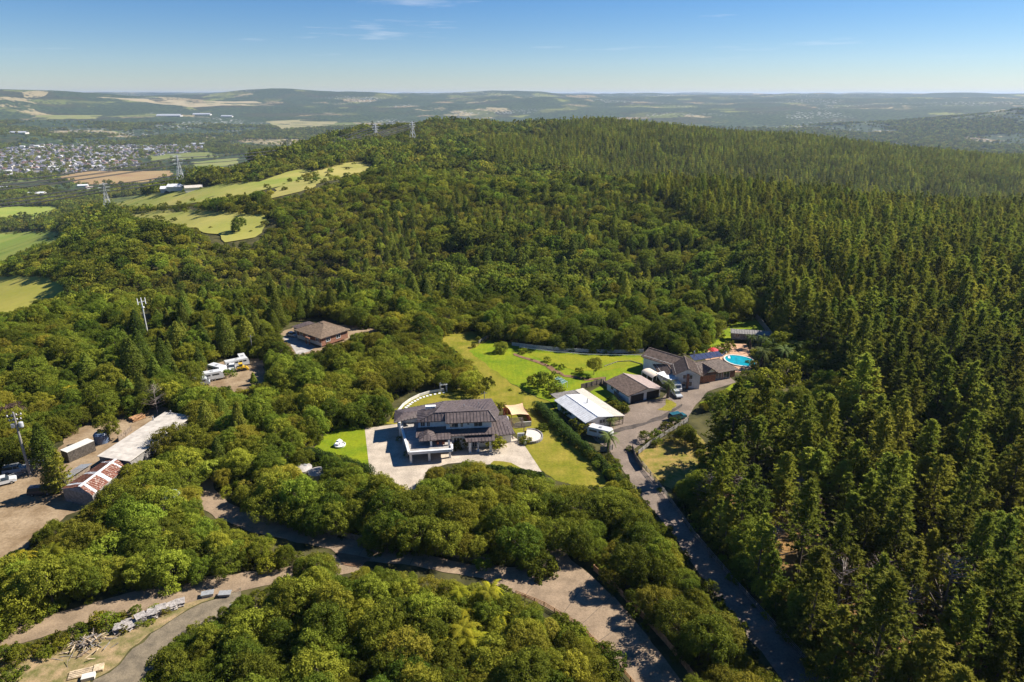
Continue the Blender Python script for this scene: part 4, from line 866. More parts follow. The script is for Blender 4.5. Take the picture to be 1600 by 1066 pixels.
# pool
ctr = P(1156, 565); pl = MB(); rim = MB(); ring = []
for i in range(28):
    t_ = 2*math.pi*i/28; r_ = 1+0.16*math.cos(2*t_+0.6); ring.append((ctr.x+3.6*r_*math.cos(t_), ctr.y+5.0*r_*math.sin(t_)))
pool = empty('swimming_pool', (ctr.x, ctr.y, 0.06), 0, 'kidney shaped turquoise swimming pool set in orange paving', 'pool')
MB().prism([(a-ctr.x, b-ctr.y) for a, b in ring], 0.0, 0.06).build('water', M_pool, pool)
for i in range(28):
    a, b = ring[i], ring[(i+1) % 28]; MB().beam((1.05*(a[0]-ctr.x), 1.05*(a[1]-ctr.y), 0.07), (1.05*(b[0]-ctr.x), 1.05*(b[1]-ctr.y), 0.07), 0.45, 0.14).build('coping', M_cream, pool)
um = empty('parasol', P(1113, 556), 0, 'red canvas parasol standing beside the pool', 'parasol')
MB().lathe([(1.7, 2.0), (0.9, 2.4), (0.05, 2.7)], n=8).build('canopy', M_red, um); MB().tube((0, 0, 0), (0, 0, 2.65), 0.04).build('pole', M_white, um)
for i, (px, py) in enumerate(((1127, 557), (1133, 553), (1139, 560))):
    lg = empty('sun_lounger', P(px, py), 0.4+0.5*i, 'white sun lounger on the paving, %s from the parasol' % ('first', 'second', 'third')[i], 'sun lounger', 'sun loungers by the pool')
    MB().box(-0.9, 0.5, -0.32, 0.32, 0.28, 0.36).build('bed', M_white, lg); MB().hexa([(0.5, -0.32, 0.28), (1.0, -0.32, 0.7), (1.0, 0.32, 0.7), (0.5, 0.32, 0.28), (0.5, -0.32, 0.36), (1.0, -0.32, 0.78), (1.0, 0.32, 0.78), (0.5, 0.32, 0.36)]).build('backrest', M_white, lg)
    for sx in (-0.8, 0.4):
        for sy in (-0.28, 0.28): MB().box(sx-0.03, sx+0.03, sy-0.03, sy+0.03, 0, 0.28).build('leg', M_white, lg)
ls = empty('long_shed', (71.5, 209.6, 0.06), R(-12), 'long low grey roofed shed beyond the pool', 'shed')
MB().box(0, 11.5, 0, 3.6, 0, 2.2).build('wall', M_greyt, ls)
roof(ls, [[(-0.4, -0.5, 2.2), (11.9, -0.5, 2.2), (11.9, 2.0, 2.9), (-0.4, 2.0, 2.9)], [(11.9, 2.0, 2.9), (11.9, 4.1, 2.2), (-0.4, 4.1, 2.2), (-0.4, 2.0, 2.9)]], M_greyt, 0.8)
for u in (1.0, 4.5, 8.0): window(ls, (u, 0), (1, 0), 1.5, 0.8, 1.0)
gh = empty('trellis_frame', P(876, 603), R(-60), 'pale green glazed garden frame beside the hedge', 'glasshouse')
for u in (-2, -0.67, 0.67, 2):
    MB().beam((u, -0.8, 0), (u, -0.8, 1.5), 0.08).build('post', M_white, gh); MB().beam((u, 0.8, 0), (u, 0.8, 1.9), 0.08).build('post', M_white, gh); MB().beam((u, -0.85, 1.52), (u, 0.85, 1.92), 0.08).build('glazing_bar', M_white, gh)
MB().hexa([(-2, -0.8, 1.5), (2, -0.8, 1.5), (2, 0.8, 1.88), (-2, 0.8, 1.88), (-2, -0.8, 1.52), (2, -0.8, 1.52), (2, 0.8, 1.9), (-2, 0.8, 1.9)]).build('pane', mat('green_glass', (0.16, 0.28, 0.22), 0.15, 0.6), gh)
# brown roofed house in the bush
b3 = empty('brown_hip_house', (-61.8, 210.6, 0.06), R(-38.5), 'square brick house with a brown hip roof in a bush clearing', 'house')
MB().box(-6.6, 6.2, -5.2, 5.2, 0, 2.9).build('wall', M_brick, b3)
MB().box(-6.63, 6.23, -5.23, -5.205, 0, 1.1).build('plinth', M_cream, b3)
roof(b3, hip(-7.3, 6.9, -5.9, 5.9, 2.9, (-1.2, 0), (0.9, 0), 5.2), mat('brown_shingle', (0.20, 0.145, 0.10), 0.75, 0.2, var=0.14, scale=1.5), 0.6, 'roof', [((-1.2, 0, 5.25), (0.9, 0, 5.25))])
MB().box(-11.5, -6.7, -3.0, 3.0, 0, 2.4).build('garage_wall', M_cream, b3); roof(b3, hip(-12.0, -6.5, -3.5, 3.5, 2.4, (-10, 0), (-6.5, 0), 3.3), M_roof, 0.6, 'garage_roof')
for u in (-5, -1.5, 3.5): window(b3, (u, -5.2), (1, 0), 1.6, 1.2, 1.3)
for v in (-3.4, 0.6): window(b3, (6.2, v), (0, 1), 1.6, 1.0, 1.3)
MB().box(0.3, 2.3, -7.0, -5.25, 2.2, 2.4).build('porch_canopy', M_brick, b3)
for u in (0.45, 2.15): MB().box(u-0.12, u+0.12, -6.95, -6.7, 0, 2.2).build('porch_post', M_brick, b3)
# sheds on the left
sd = empty('long_flat_shed', (-84.0, 134.5, 0.05), 0, 'long shed with a pale bare sheet roof in the dirt yard', 'shed')
c4 = [(-3.2, -7.8), (5.4, -10.8), (9.0, 10.6), (0.9, 13.6)]
MB().prism([(x*0.96+0.1, y*0.96) for x, y in c4], 0, 3.4).build('wall', M_greyt, sd)
A, B, C, D = [Vector((*p, 3.55+(0.45 if i in (1, 2) else 0))) for i, p in enumerate(c4)]
N = 9
for i in range(N):
    mb = MB(); p0, p1, p2, p3 = A.lerp(D, i/N), A.lerp(D, (i+0.985)/N), B.lerp(C, (i+0.985)/N), B.lerp(C, i/N)
    roof_planes(mb, [[p0, p3, p2, p1]], 0, 0.1, 0.05); mb.build('roof_sheet', M_roofb, sd)
MB().tube((0.4, 9.0, 3.5), (0.4, 9.0, 4.5), 0.14).build('flue', M_grey, sd); MB().tube((3.0, 12.2, 3.5), (3.0, 12.2, 4.5), 0.14).build('flue', M_grey, sd)
rs = empty('rusty_gable_shed', (-84.3, 119.4, 0.05), 0, 'old gabled shed with rusty red and white patched roof', 'shed')
r1, r2 = Vector((2.35, 5.2, 4.0)), Vector((1.1, -5.4, 4.0)); L1, L2 = Vector((-0.9, 7.0, 2.9)), Vector((-3.3, -4.3, 2.9)); E1, E2 = Vector((5.0, 4.6, 2.9)), Vector((4.0, -6.6, 2.9))
MB().prism([(p.x*0.97, p.y*0.97) for p in (L2, E2, E1, L1)], 0, 2.85).build('wall', M_greyt, rs)
for sd_, (a, b), mt in ((0, (L1, L2), M_rust), (1, (E1, E2), M_rustp)):
    fr = [0, 0.10, 0.14, 0.47, 0.56, 0.86, 0.92, 1.0] if sd_ else [0, 0.08, 0.12, 0.46, 0.53, 0.84, 0.9, 1.0]
    for i in range(7):
        mb = MB(); roof_planes(mb, [[a.lerp(b, fr[i]), a.lerp(b, fr[i+1]-0.003), r1.lerp(r2, fr[i+1]-0.003), r1.lerp(r2, fr[i])]], 0.55, 0.08, 0.05)
        mb.build('roof_sheet', mt if i % 2 == 0 else M_roofw, rs)
MB().beam(r1+Vector((0, 0, 0.06)), r2+Vector((0, 0, 0.06)), 0.6, 0.08).build('ridge_cap', M_roofw, rs)
gm = MB(); gm.v += [tuple(L2*1.0), tuple(E2), tuple(r2-Vector((0, 0, 0.1))), tuple(L2+Vector((0, 0.2, 0))), tuple(E2+Vector((0, 0.2, 0))), tuple(r2+Vector((0, 0.2, -0.1)))]
for f in ([0, 1, 2], [5, 4, 3], [0, 3, 4, 1], [1, 4, 5, 2], [2, 5, 3, 0]): gm.f.append(f); gm.m.append(0)
gm.build('gable', M_greyt, rs)
lt = empty('lean_to_shed', (-90.0, 122.0, 0.05), R(-12), 'low lean to with curved grey sheets beside the rusty shed', 'shed')
MB().box(-1.2, 1.0, -4, 4, 0, 1.7).build('wall', M_timber, lt)
for k in range(4): MB().hexa([(-1.6, -4.2+2.1*k, 1.7), (1.3, -4.2+2.1*k, 2.3), (1.3, -2.15+2.1*k, 2.3), (-1.6, -2.15+2.1*k, 1.7), (-1.6, -4.2+2.1*k, 1.76), (1.3, -4.2+2.1*k, 2.36), (1.3, -2.15+2.1*k, 2.36), (-1.6, -2.15+2.1*k, 1.76)]).build('roof_sheet', M_grey if k % 2 else M_greyt, lt)
sc_ = empty('shipping_container', (-95.4, 133.2, 0.06), R(63), 'dark sided shipping container with a pale top', 'container')
MB().box(-3, 3, -1.2, 1.2, 0.1, 2.5).build('body', mat('brown_steel', (0.10, 0.085, 0.07), 0.6, var=0.2), sc_); MB().box(-3.02, 3.02, -1.22, 1.22, 2.5, 2.6).build('top', M_cream, sc_)
for k in range(20):
    MB().box(-2.9+k*0.3, -2.8+k*0.3, -1.24, -1.2, 0.2, 2.45).build('corrugation', MATS['brown_steel'], sc_)
tk = empty('blue_water_tank', (-94.0, 139.6, 0.06), 0, 'dark blue plastic water tank behind the container', 'water tank')
MB().lathe([(1.6, 0), (1.6, 2.0), (1.3, 2.35), (0.4, 2.5)], n=24).build('shell', M_blue, tk); MB().lathe([(0.3, 2.48), (0.3, 2.6), (0.05, 2.62)], n=12).build('lid', M_dark, tk)

# ------------------------------------------------------------------ fences, walls and poles
def along(pxs, step, dz=0.0, world=False):
    w = [Vector(p) for p in pxs] if world else [P(*p) for p in pxs]; out = []
    for a, b in zip(w[:-1], w[1:]):
        k = max(1, round((b-a).length/step)); out += [a.lerp(b, i/k) for i in range(k)]
    out.append(w[-1])
    return [Vector((p.x, p.y, gz(p.x, p.y)+dz)) for p in out]
def fence(name, label, pxs, hgt, step, m, rails=2, solid=False, pw=0.13, rw=0.11, cat='fence'):
    pts = along(pxs, step); o = empty(name, pts[0], 0, label, cat); base = pts[0]
    pm = MB().box(-pw/2, pw/2, -pw/2, pw/2, -0.2, hgt).mesh('post', m)
    for p in pts: link('post', pm, o, p-base)
    for a, b in zip(pts[:-1], pts[1:]):
        a, b = a-base, b-base
        if solid: MB().beam(a+Vector((0, 0, hgt*0.48)), b+Vector((0, 0, hgt*0.48)), 0.05, hgt*0.92).build('panel', m, o)
        else:
            for k in range(rails):
                zz = hgt*(0.92-0.80*k/max(1, rails)); MB().beam(a+Vector((0, 0, zz)), b+Vector((0, 0, zz)), 0.05, rw).build('rail', m, o)
    return o
fence('retaining_wall', 'timber retaining wall of posts and panels above the lower road', [(470, 824), (520, 838), (580, 849), (640, 858), (700, 869), (765, 882)], 1.3, 1.9, M_timber, solid=True, pw=0.22, cat='wall')
fence('retaining_wall', 'pale timber retaining wall along the right edge of the lower road', [(928, 892), (960, 920), (1000, 962), (1040, 1006), (1075, 1050), (1110, 1095)], 1.2, 1.9, M_orange, solid=True, pw=0.2, cat='wall')
fence('timber_fence', 'orange brown timber rail fence along the outer edge of the lower road', [(806, 930), (850, 948), (900, 978), (940, 1015), (985, 1066), (1015, 1105)], 0.95, 2.0, M_orange, 3)
fence('timber_fence', 'post and rail fence along the right side of the asphalt drive', [(1003, 728), (1030, 762), (1085, 840), (1155, 922), (1230, 1005), (1295, 1075), (1330, 1110)], 1.25, 2.4, M_greyt, 3)
fence('timber_fence', 'pale weathered rail fence above the rough yellow paddock', [(997, 712), (1015, 697), (1045, 678), (1075, 660)], 1.3, 2.0, M_greyt, 4, rw=0.2)
fence('white_fence', 'long curving pale fence along the far edge of the bright lawn', [(800, 540), (840, 545), (880, 549), (920, 551), (960, 552), (1005, 551)], 1.2, 2.0, mat('pale_fence', (0.46, 0.44, 0.42), 0.8, var=0.12, scale=2), solid=True)
fence('white_fence', 'low white rail fence in front of the curving pale fence', [(812, 544), (860, 551), (920, 556), (1003, 557)], 0.5, 2.4, M_white, 1, rw=0.25)
fence('board_fence', 'tall grey board fence on the far side of the pool lawn', [(1172, 490), (1182, 500), (1196, 517), (1208, 532)], 2.2, 2.0, M_greyt, solid=True)
fence('board_fence', 'dark board fence behind the strip lawn of the garage', [(908, 608), (925, 604), (940, 600), (946, 597)], 1.6, 1.8, M_timber, solid=True)
fence('board_fence', 'dark board fence between strip lawn and garage', [(942, 600), (958, 615), (972, 632)], 1.3, 1.8, M_timber, solid=True)
fence('bed_edging', 'low stone edging of the curved bed on the bright lawn', [(945, 573), (965, 566), (985, 565), (1003, 570)], 0.35, 1.2, M_greyt, solid=True, pw=0.2, cat='edging')
fence('gate_wall', 'short dark wall beside the asphalt drive gateway', [(938, 706), (950, 706), (957, 703)], 1.4, 1.4, M_greyt, solid=True, cat='wall')
fence('gate_wall', 'dark timber gate standing open at the drive entrance', [(988, 703), (993, 720), (1003, 735)], 1.5, 1.6, M_timber, solid=True, cat='gate')
fence('yard_fence', 'grey rail fence with parked cars behind it at the dirt yard', [(-10, 765), (15, 752), (40, 741), (62, 732)], 1.4, 1.8, M_grey, 4)
fence('yard_wall', 'brown timber wall beside the long pale shed', [(186, 691), (197, 682), (206, 674)], 1.5, 2, M_timber, solid=True, cat='wall')
fence('board_fence', 'short pale board fence edging the lawn near the round shrub', [(748, 538), (760, 530), (770, 525)], 1.2, 1.6, M_greyt, 3)
# utility poles and mast
up = empty('power_pole', P(47, 742), 0.5, 'tall concrete power pole with crossarms at the dirt yard', 'power pole')
MB().tube((0, 0, 0), (0, 0, 14.5), 0.3, 0.17, 10).build('pole', M_greyt, up)
for zz, L in ((13.6, 2.6), (12.6, 2.2)):
    ar = MB().beam((-L/2, 0.2, zz), (L/2, 0.2, zz), 0.16, 0.18).build('crossarm', M_timber, up)
    for k in range(4): MB().lathe([(0.09, 0), (0.13, 0.15), (0.06, 0.3)], (-L/2+0.15+k*(L-0.3)/3, 0.2, zz+0.1), n=8).build('insulator', M_white, ar)
MB().lathe([(0.4, 11), (0.45, 11.2), (0.45, 12.0), (0.3, 12.15)], (0.75, 0, 0), n=14).build('transformer', M_galv, up); MB().box(-0.9, -0.3, -0.3, 0.3, 11.2, 12.0).build('switch_box', M_grey, up)
cell = empty('cell_mast', P(231, 524), 0, 'pale mobile phone mast rising from the bush', 'mast'); cell.scale = (.75, .75, .9)
MB().tube((0, 0, -1), (0, 0, 13.5), 0.42, 0.26, 12).build('pole', M_galv, cell)
for k in range(6):
    t_ = math.pi*k/3; d = Vector((math.cos(t_), math.sin(t_), 0))
    MB().beam(d*0.2+Vector((0, 0, 13.0)), d*1.7+Vector((0, 0, 13.0)), 0.12).build('bracket', M_galv, cell)
    MB().beam(d*1.75+Vector((0, 0, 12.2)), d*1.75+Vector((0, 0, 14.2)), 0.3, 0.2).build('antenna', M_white, cell)
MB().lathe([(0.5, 10.8), (0.5, 11.1), (0.1, 11.3)], (0.5, -0.3, 0), n=14).build('dish', M_white, cell)
for px, py, hh, lb in ((396, 560, 7.5, 'thin bare power pole at the caravan yard'), (757, 640, 5, 'slim lamp pole behind the shade sail court')):
    pp = empty('power_pole', P(px, py), 0.3, lb, 'power pole'); MB().tube((0, 0, 0), (0, 0, hh), 0.13, 0.09, 8).build('pole', M_greyt, pp); MB().beam((-0.8, 0, hh-0.5), (0.8, 0, hh-0.5), 0.1).build('crossarm', M_greyt, pp)
def pylon(px, py, hgt, lb, rz):
    b = P(px, py); o = empty('power_pylon', b, rz, lb, 'pylon', 'transmission pylons'); t = 0.42
    lv = [(0, 4.2), (0.3, 2.9), (0.55, 1.9), (0.72, 1.2), (1.0, 0.5)]
    for sx in (-1, 1):
        for sy in (-1, 1):
            mb = MB()
            for (a, ra), (c, rc) in zip(lv[:-1], lv[1:]): mb.beam((sx*ra, sy*ra, a*hgt), (sx*rc, sy*rc, c*hgt), t)
            mb.build('leg', M_galv, o)
    br = MB()
    for (a, ra), (c, rc) in zip(lv[:-1], lv[1:]):
        for s_ in (-1, 1):
            br.beam((-ra, s_*ra, a*hgt), (rc, s_*rc, c*hgt), t*.6); br.beam((ra, s_*ra, a*hgt), (-rc, s_*rc, c*hgt), t*.6)
            br.beam((s_*ra, -ra, a*hgt), (s_*rc, rc, c*hgt), t*.6); br.beam((s_*ra, ra, a*hgt), (s_*rc, -rc, c*hgt), t*.6)
    br.build('bracing', M_galv, o)
    tips = []
    for zz, L in ((0.74, 6.0), (0.85, 7.2), (0.96, 5.2)):
        mb = MB(); mb.beam((-L, 0, zz*hgt), (L, 0, zz*hgt), t); mb.beam((-L, 0, zz*hgt), (0, 0, zz*hgt+1.6), t*.6); mb.beam((L, 0, zz*hgt), (0, 0, zz*hgt+1.6), t*.6); mb.build('crossarm', M_galv, o)
        for s_ in (-1, 1): tips.append(b+Vector((math.cos(rz)*L*s_, math.sin(rz)*L*s_, zz*hgt-1.5)))
    return tips
def cables(seq, tag_):
    for sp_, (ta, tb) in zip(('span leaving the frame', 'long span over the valley slope', 'far span over the ridge'), zip(seq[:-1], seq[1:])):
        for k in range(6):
            mb = MB(); a, b = ta[k], tb[k]; n_ = 14; pv = a; sag = (b-a).length*0.028
            for i in range(1, n_+1):
                f = i/n_; p = a.lerp(b, f)-Vector((0, 0, sag*4*f*(1-f))); mb.tube(pv, p, 0.32, n=4, cap=False); pv = p
            tag(mb.build('power_cable', M_cable), '%s %s transmission cable, %s, of the %s pylon line' % (('lower', 'middle', 'upper')[k//2], ('valley side', 'hill side')[k % 2], sp_, tag_), 'cable', 'cables of the %s pylon line' % tag_)
l1 = [pylon(170, 331, 36, 'steel pylon in the low paddocks beside the bush', 0.9), pylon(588, 226, 30, 'steel pylon on the bush ridge, left of its neighbour', 0.9), pylon(717, 185, 32, 'small far pylon on the crest, left of the last pair', 0.9)]
l2 = [pylon(284, 291, 38, 'steel pylon beside the white farm sheds', 0.9), pylon(645, 220, 28, 'steel pylon on the bush ridge, right of its neighbour', 0.9), pylon(734, 187, 28, 'small far pylon on the crest, right of the last pair', 0.9)]
for l_ in (l1, l2):
    d = (l_[0][0]-l_[1][0]).normalized(); d.z = 0; l_.insert(0, [p+d*650 for p in l_[0]])
cables(l1, 'western'); cables(l2, 'eastern')

# ------------------------------------------------------------------ vehicles
WHEEL = None
def vehicle(name, label, loc, rz, pm, kind='car', cat='car', group=None, s=1.0):
    """side profile extruded across the width, windows set proud, four wheels"""
    o = empty(name, loc, rz, label, cat, group)
    if kind == 'car': L, W, prof, cab, glass = 4.3, 1.75, [(-2.15, .35), (2.15, .35), (2.15, .72), (1.95, .86), (.95, .95), (-1.95, .98), (-2.15, .8)], [(-1.75, .97), (.95, .94), (.25, 1.45), (-1.2, 1.45)], 1
    elif kind == 'suv': L, W, prof, cab, glass = 4.6, 1.85, [(-2.3, .4), (2.3, .4), (2.3, .85), (2.1, 1.02), (1.1, 1.1), (-2.25, 1.1)], [(-2.22, 1.1), (1.1, 1.1), (.5, 1.72), (-2.05, 1.72)], 1
    elif kind == 'van': L, W, prof, cab, glass = 5.2, 2.0, [(-2.6, .4), (2.6, .4), (2.6, 1.0), (2.3, 1.25), (1.7, 2.1), (1.2, 2.3), (-2.6, 2.3)], None, 0
    elif kind == 'bus': L, W, prof, cab, glass = 8.5, 2.5, [(-4.25, .5), (4.25, .5), (4.25, 1.6), (4.0, 2.7), (3.7, 3.0), (-4.2, 3.0)], None, 0
    else: L, W, prof, cab, glass = 5.8, 2.3, [(-2.9, .55), (2.6, .55), (2.9, 1.1), (2.6, 2.2), (2.2, 2.6), (-2.6, 2.6), (-2.9, 2.2)], None, 0   # caravan
    def ext(pr, w, inset=0.0):
        mb = MB(); n = len(pr); zt = max(p[1] for p in pr)
        f = lambda p: w/2-inset*(p[1]-min(q[1] for q in pr))/max(0.01, zt-min(q[1] for q in pr))
        mb.v += [(p[0], -f(p), p[1]) for p in pr]+[(p[0], f(p), p[1]) for p in pr]
        mb.f += [list(range(n)), list(range(n, 2*n))[::-1]]; mb.m += [0, 0]
        for i in range(n):
            j = (i+1) % n; mb.f.append([i, j, n+j, n+i]); mb.m.append(0)
        return mb
    body = ext(prof, W, 0.08).build('body', pm, o)
    if cab:
        ext(cab, W-0.1, 0.18).build('cabin', M_glass, o)
        x0, x1, zt = cab[3][0], cab[2][0], cab[2][1]; MB().box(x0-0.05, x1+0.05, -W/2+0.22, W/2-0.22, zt-0.02, zt+0.035).build('roof', pm, o)
        for s_ in (-1, 1):
            MB().beam((x1-0.75, s_*(W/2-0.07), cab[0][1]), (x1-0.75, s_*(W/2-0.21), zt), 0.09, 0.05).build('pillar', pm, o)
    else:
        zt = max(p[1] for p in prof); zw = zt*0.56
        for s_ in (-1, 1):
            n = 2 if kind in ('van', 'caravan') else 5
            for k in range(n):
                xa = -L/2+0.5+k*(L-1.2)/n; MB().box(xa, xa+(L-1.2)/n*0.8, s_*(W/2-0.06)-0.02, s_*(W/2-0.06)+0.02, zw, zw+zt*0.24).build('window', M_glass, o)
        xf = L/2-0.25; MB().hexa([(xf+0.03, -W*.4, zw), (xf+0.06, -W*.4, zw), (xf+0.06, W*.4, zw), (xf+0.03, W*.4, zw), (xf-0.32, -W*.36, zw+zt*.28), (xf-0.29, -W*.36, zw+zt*.28), (xf-0.29, W*.36, zw+zt*.28), (xf-0.32, W*.36, zw+zt*.28)]).build('windscreen', M_glass, o)
        MB().box(-0.4, 0.3, -0.35, 0.35, zt, zt+0.12).build('roof_hatch', M_grey, o)
    for s_ in (-1, 1):
        MB().box(L/2-0.06, L/2+0.015, s_*W*.36-0.16, s_*W*.36+0.16, 0.62, 0.76).build('headlight', M_lamp, o); MB().box(-L/2-0.015, -L/2+0.06, s_*W*.36-0.14, s_*W*.36+0.14, 0.66, 0.8).build('tail_light', M_tail, o)
        for x in ((-L*.3, L*.3) if kind != 'caravan' else (-0.35, 0.45)):
            wh = MB().tube((x, s_*(W/2-0.2), 0.33), (x, s_*(W/2+0.01), 0.33), 0.33, n=14).build('wheel', M_tyre, o); MB().tube((x, s_*(W/2), 0.33), (x, s_*(W/2+0.03), 0.33), 0.2, n=10).build('rim', M_alloy, wh)
    o.scale = (s, s, s); return o
pw, ps, pt, py_, pb = paint('white_car_paint', (0.58, 0.58, 0.57)), paint('silver_car_paint', (0.45, 0.47, 0.49)), paint('teal_car_paint', (0.02, 0.10, 0.12)), paint('yellow_paint', (0.65, 0.42, 0.02)), paint('dark_car_paint', (0.05, 0.055, 0.065))
def Q(px, py): 
    p = P(px, py); p.z += 0.08; return p
vehicle('parked_car', 'white hatchback parked on the asphalt beside the palm', Q(1057, 619), R(-80), ps, 'car')
vehicle('parked_van', 'white van parked behind the white hatchback', Q(1055, 608), R(-85), pw, 'van', 'van')
vehicle('parked_car', 'dark teal car parked at the edge of the asphalt yard', Q(1058, 655), R(25), pt, 'suv')
vehicle('parked_caravan', 'white caravan parked beside the white roofed house', Q(938, 684), R(-28), pw, 'caravan', 'caravan')
vehicle('parked_car', 'silver car in the shade of the brown hip roofed house', Q(457, 526), R(-30), ps, 'car')
vehicle('parked_bus', 'large white bus parked at the back of the caravan yard', Q(371, 573), R(35), pw, 'bus', 'bus', None, .78)
vehicle('parked_bus', 'white bus end on behind the yellow loader', Q(380, 568), R(-60), pw, 'van', 'van')
vehicle('parked_caravan', 'long white caravan at the left of the caravan yard', Q(341, 584), R(-28), pw, 'caravan', 'caravan')
vehicle('parked_caravan', 'small white caravan lowest in the caravan yard', Q(333, 594), R(30), pw, 'caravan', 'caravan')
vehicle('parked_car', 'small white car between the bus and the caravans', Q(363, 578), R(-70), pw, 'suv')
vehicle('parked_car', 'pale van body left of the caravans under trees', Q(313, 603), R(25), ps, 'van', 'van')
ld = empty('yellow_loader', Q(378, 579), R(30), 'small yellow loader standing before the white bus', 'loader')
MB().box(-1.2, 0.9, -0.7, 0.7, 0.5, 1.3).build('body', py_, ld); MB().box(-0.6, 0.3, -0.6, 0.6, 1.3, 2.1).build('cab', M_glass, ld); MB().box(-0.7, 0.4, -0.68, 0.68, 2.1, 2.2).build('roof', py_, ld); MB().hexa([(1.3, -.9, .2), (2.0, -.9, .2), (2.0, .9, .2), (1.3, .9, .2), (1.3, -.9, .9), (1.5, -.9, .9), (1.5, .9, .9), (1.3, .9, .9)]).build('bucket', py_, ld)
for s_ in (-1, 1):
    MB().beam((0, s_*.75, 1.2), (1.5, s_*.75, .6), .14).build('arm', py_, ld)
    for x in (-.8, .7): MB().tube((x, s_*.6, .45), (x, s_*.95, .45), .45, n=14).build('wheel', M_tyre, ld)
vehicle('parked_car', 'white utility vehicle at the left edge of the dirt yard', Q(6, 757), R(35), pw, 'suv'); vehicle('parked_car', 'silver car behind the yard fence beside the power pole', Q(26, 738), R(20), ps, 'suv')
vehicle('parked_car', 'dark car behind the yard fence left of the tall trees', Q(58, 727), R(20), pb, 'car'); vehicle('parked_car', 'dark car standing in tree shade on the dirt yard', Q(66, 772), R(10), pb, 'suv')

# ------------------------------------------------------------------ pallets, timber, rubbish in the lower left yard
pal = None
spots = [(188, 985, 4, .5), (199, 976, 2, .2), (205, 981, 3, .9), (212, 975, 2, .4), (221, 971, 5, .6), (238, 965, 5, .3), (241, 957, 3, .7), (254, 957, 5, .5), (262, 951, 2, .1), (268, 952, 4, .6), (281, 945, 3, .4)]
words = ['leftmost', 'second', 'third', 'fourth', 'fifth', 'sixth', 'seventh', 'eighth', 'ninth', 'tenth', 'rightmost']
def deck(mb, zz):
    for k in range(7): mb.box(-.6, .6, -.55+k*.17, -.43+k*.17, zz+.10, zz+.125)
    for k in (-.52, 0, .52): mb.box(k-.05, k+.05, -.55, .6, zz, zz+.10)
for i, (px, py, n_, rz) in enumerate(spots):
    o = empty('pallet_stack', Q(px, py), rz, 'stack of %d grey wooden pallets, %s in the row by the gravel' % (n_, words[i]), 'pallet stack', 'pallet stacks by the gravel yard')
    for k in range(n_):
        mb = MB(); deck(mb, 0.0); c = mb.build('pallet', mat('grey_pallet', (0.40, 0.36, 0.33), 0.9, var=0.2, scale=3), o, (random.uniform(-.12, .12), random.uniform(-.1, .1), k*.135), random.uniform(-.2, .2))
    o.scale = (1.25, 1.25, 1.6)
pile = empty('timber_pile', Q(137, 1008), 0, 'tangled heap of broken branches and scrap timber', 'timber pile')
for k in range(90):
    a = Vector((random.gauss(0, 1.5), random.gauss(0, 1.1), random.uniform(0.05, 0.9))); d = Vector((random.gauss(0, 1), random.gauss(0, 1), random.uniform(-.25, .25))).normalized()*random.uniform(0.7, 1.7)
    a.z *= max(0.15, 1-(a.x/3)**2-(a.y/2.4)**2)
    MB().beam(a-d*.6, a+d*.6, random.uniform(.05, .13)).build('branch', random.choice([M_deadwood, M_pale, M_greyt, M_timber]), pile)
tb = empty('stacked_boards', Q(128, 1052), R(20), 'pale sawn boards and sheets stacked at the gravel edge', 'boards')
for k in range(9): MB().box(-1.5, 1.4, -.9+k*.17, -.78+k*.17, .1+.03*(k % 2), .2+.03*(k % 2)).build('board', M_pale, tb)
MB().box(.3, 1.9, -1.9, -.9, .0, .5).build('sheet_stack', M_cream, tb); MB().box(1.5, 2.7, -.7, .6, 0, .35).build('sheet_stack', M_pale, tb)
for i, (px, py, rz, lb) in enumerate(((325, 931, .3, 'pale upturned skip beside the side road verge'), (352, 931, .1, 'dark round tank end beside the side road verge'), (370, 950, .5, 'grey sheet heap under the big tree at the gravel'))):
    o = empty('yard_scrap', Q(px, py), rz, lb, 'scrap'); o.scale = (.7, .7, .7); MB().hexa([(-1.1, -.6, 0), (1.1, -.6, 0), (1.1, .6, 0), (-1.1, .6, 0), (-1.3, -.75, .7), (1.3, -.75, .7), (1.3, .75, .7), (-1.3, .75, .7)]).build('body', (M_galv, M_grey, M_greyt)[i], o); MB().box(-1.35, 1.35, -.8, .8, .7, .78).build('rim', M_grey, o)
lr = empty('log_stack', Q(215, 655), R(55), 'orange brown log heap behind the long pale shed', 'log stack')
for k in range(22): 
    yy = (k % 8)*.32-1.1+(.16 if k >= 8 else 0); zz = .16+(k//8)*.28; MB().tube((-1.5+random.uniform(-.2, .2), yy, zz), (1.5+random.uniform(-.2, .2), yy, zz), .15, n=8).build('log', M_orange, lr)
gp = empty('green_tank', Q(272, 803), 0, 'pale green water tank top among the trees by the road', 'water tank'); MB().lathe([(1.7, 0), (1.7, 4.2), (1.2, 4.6), (.3, 4.8)], n=24).build('shell', mat('pale_green_plastic', (0.34, 0.42, 0.36), 0.5, var=0.1), gp); MB().lathe([(.3, 4.78), (.3, 4.9), (.05, 4.92)], n=12).build('lid', M_grey, gp)
ps_ = empty('pot_statue', on_house(14.6, 3.9), HA, 'small white statue standing on the front porch', 'statue'); MB().lathe([(.3, 0), (.3, .25), (.18, .3), (.14, .9), (.22, 1.2), (.12, 1.4), (.16, 1.6), (.04, 1.75)], n=12).build('figure', M_white, ps_); MB().box(-.35, .35, -.35, .35, 0, .12).build('plinth', M_white, ps_)
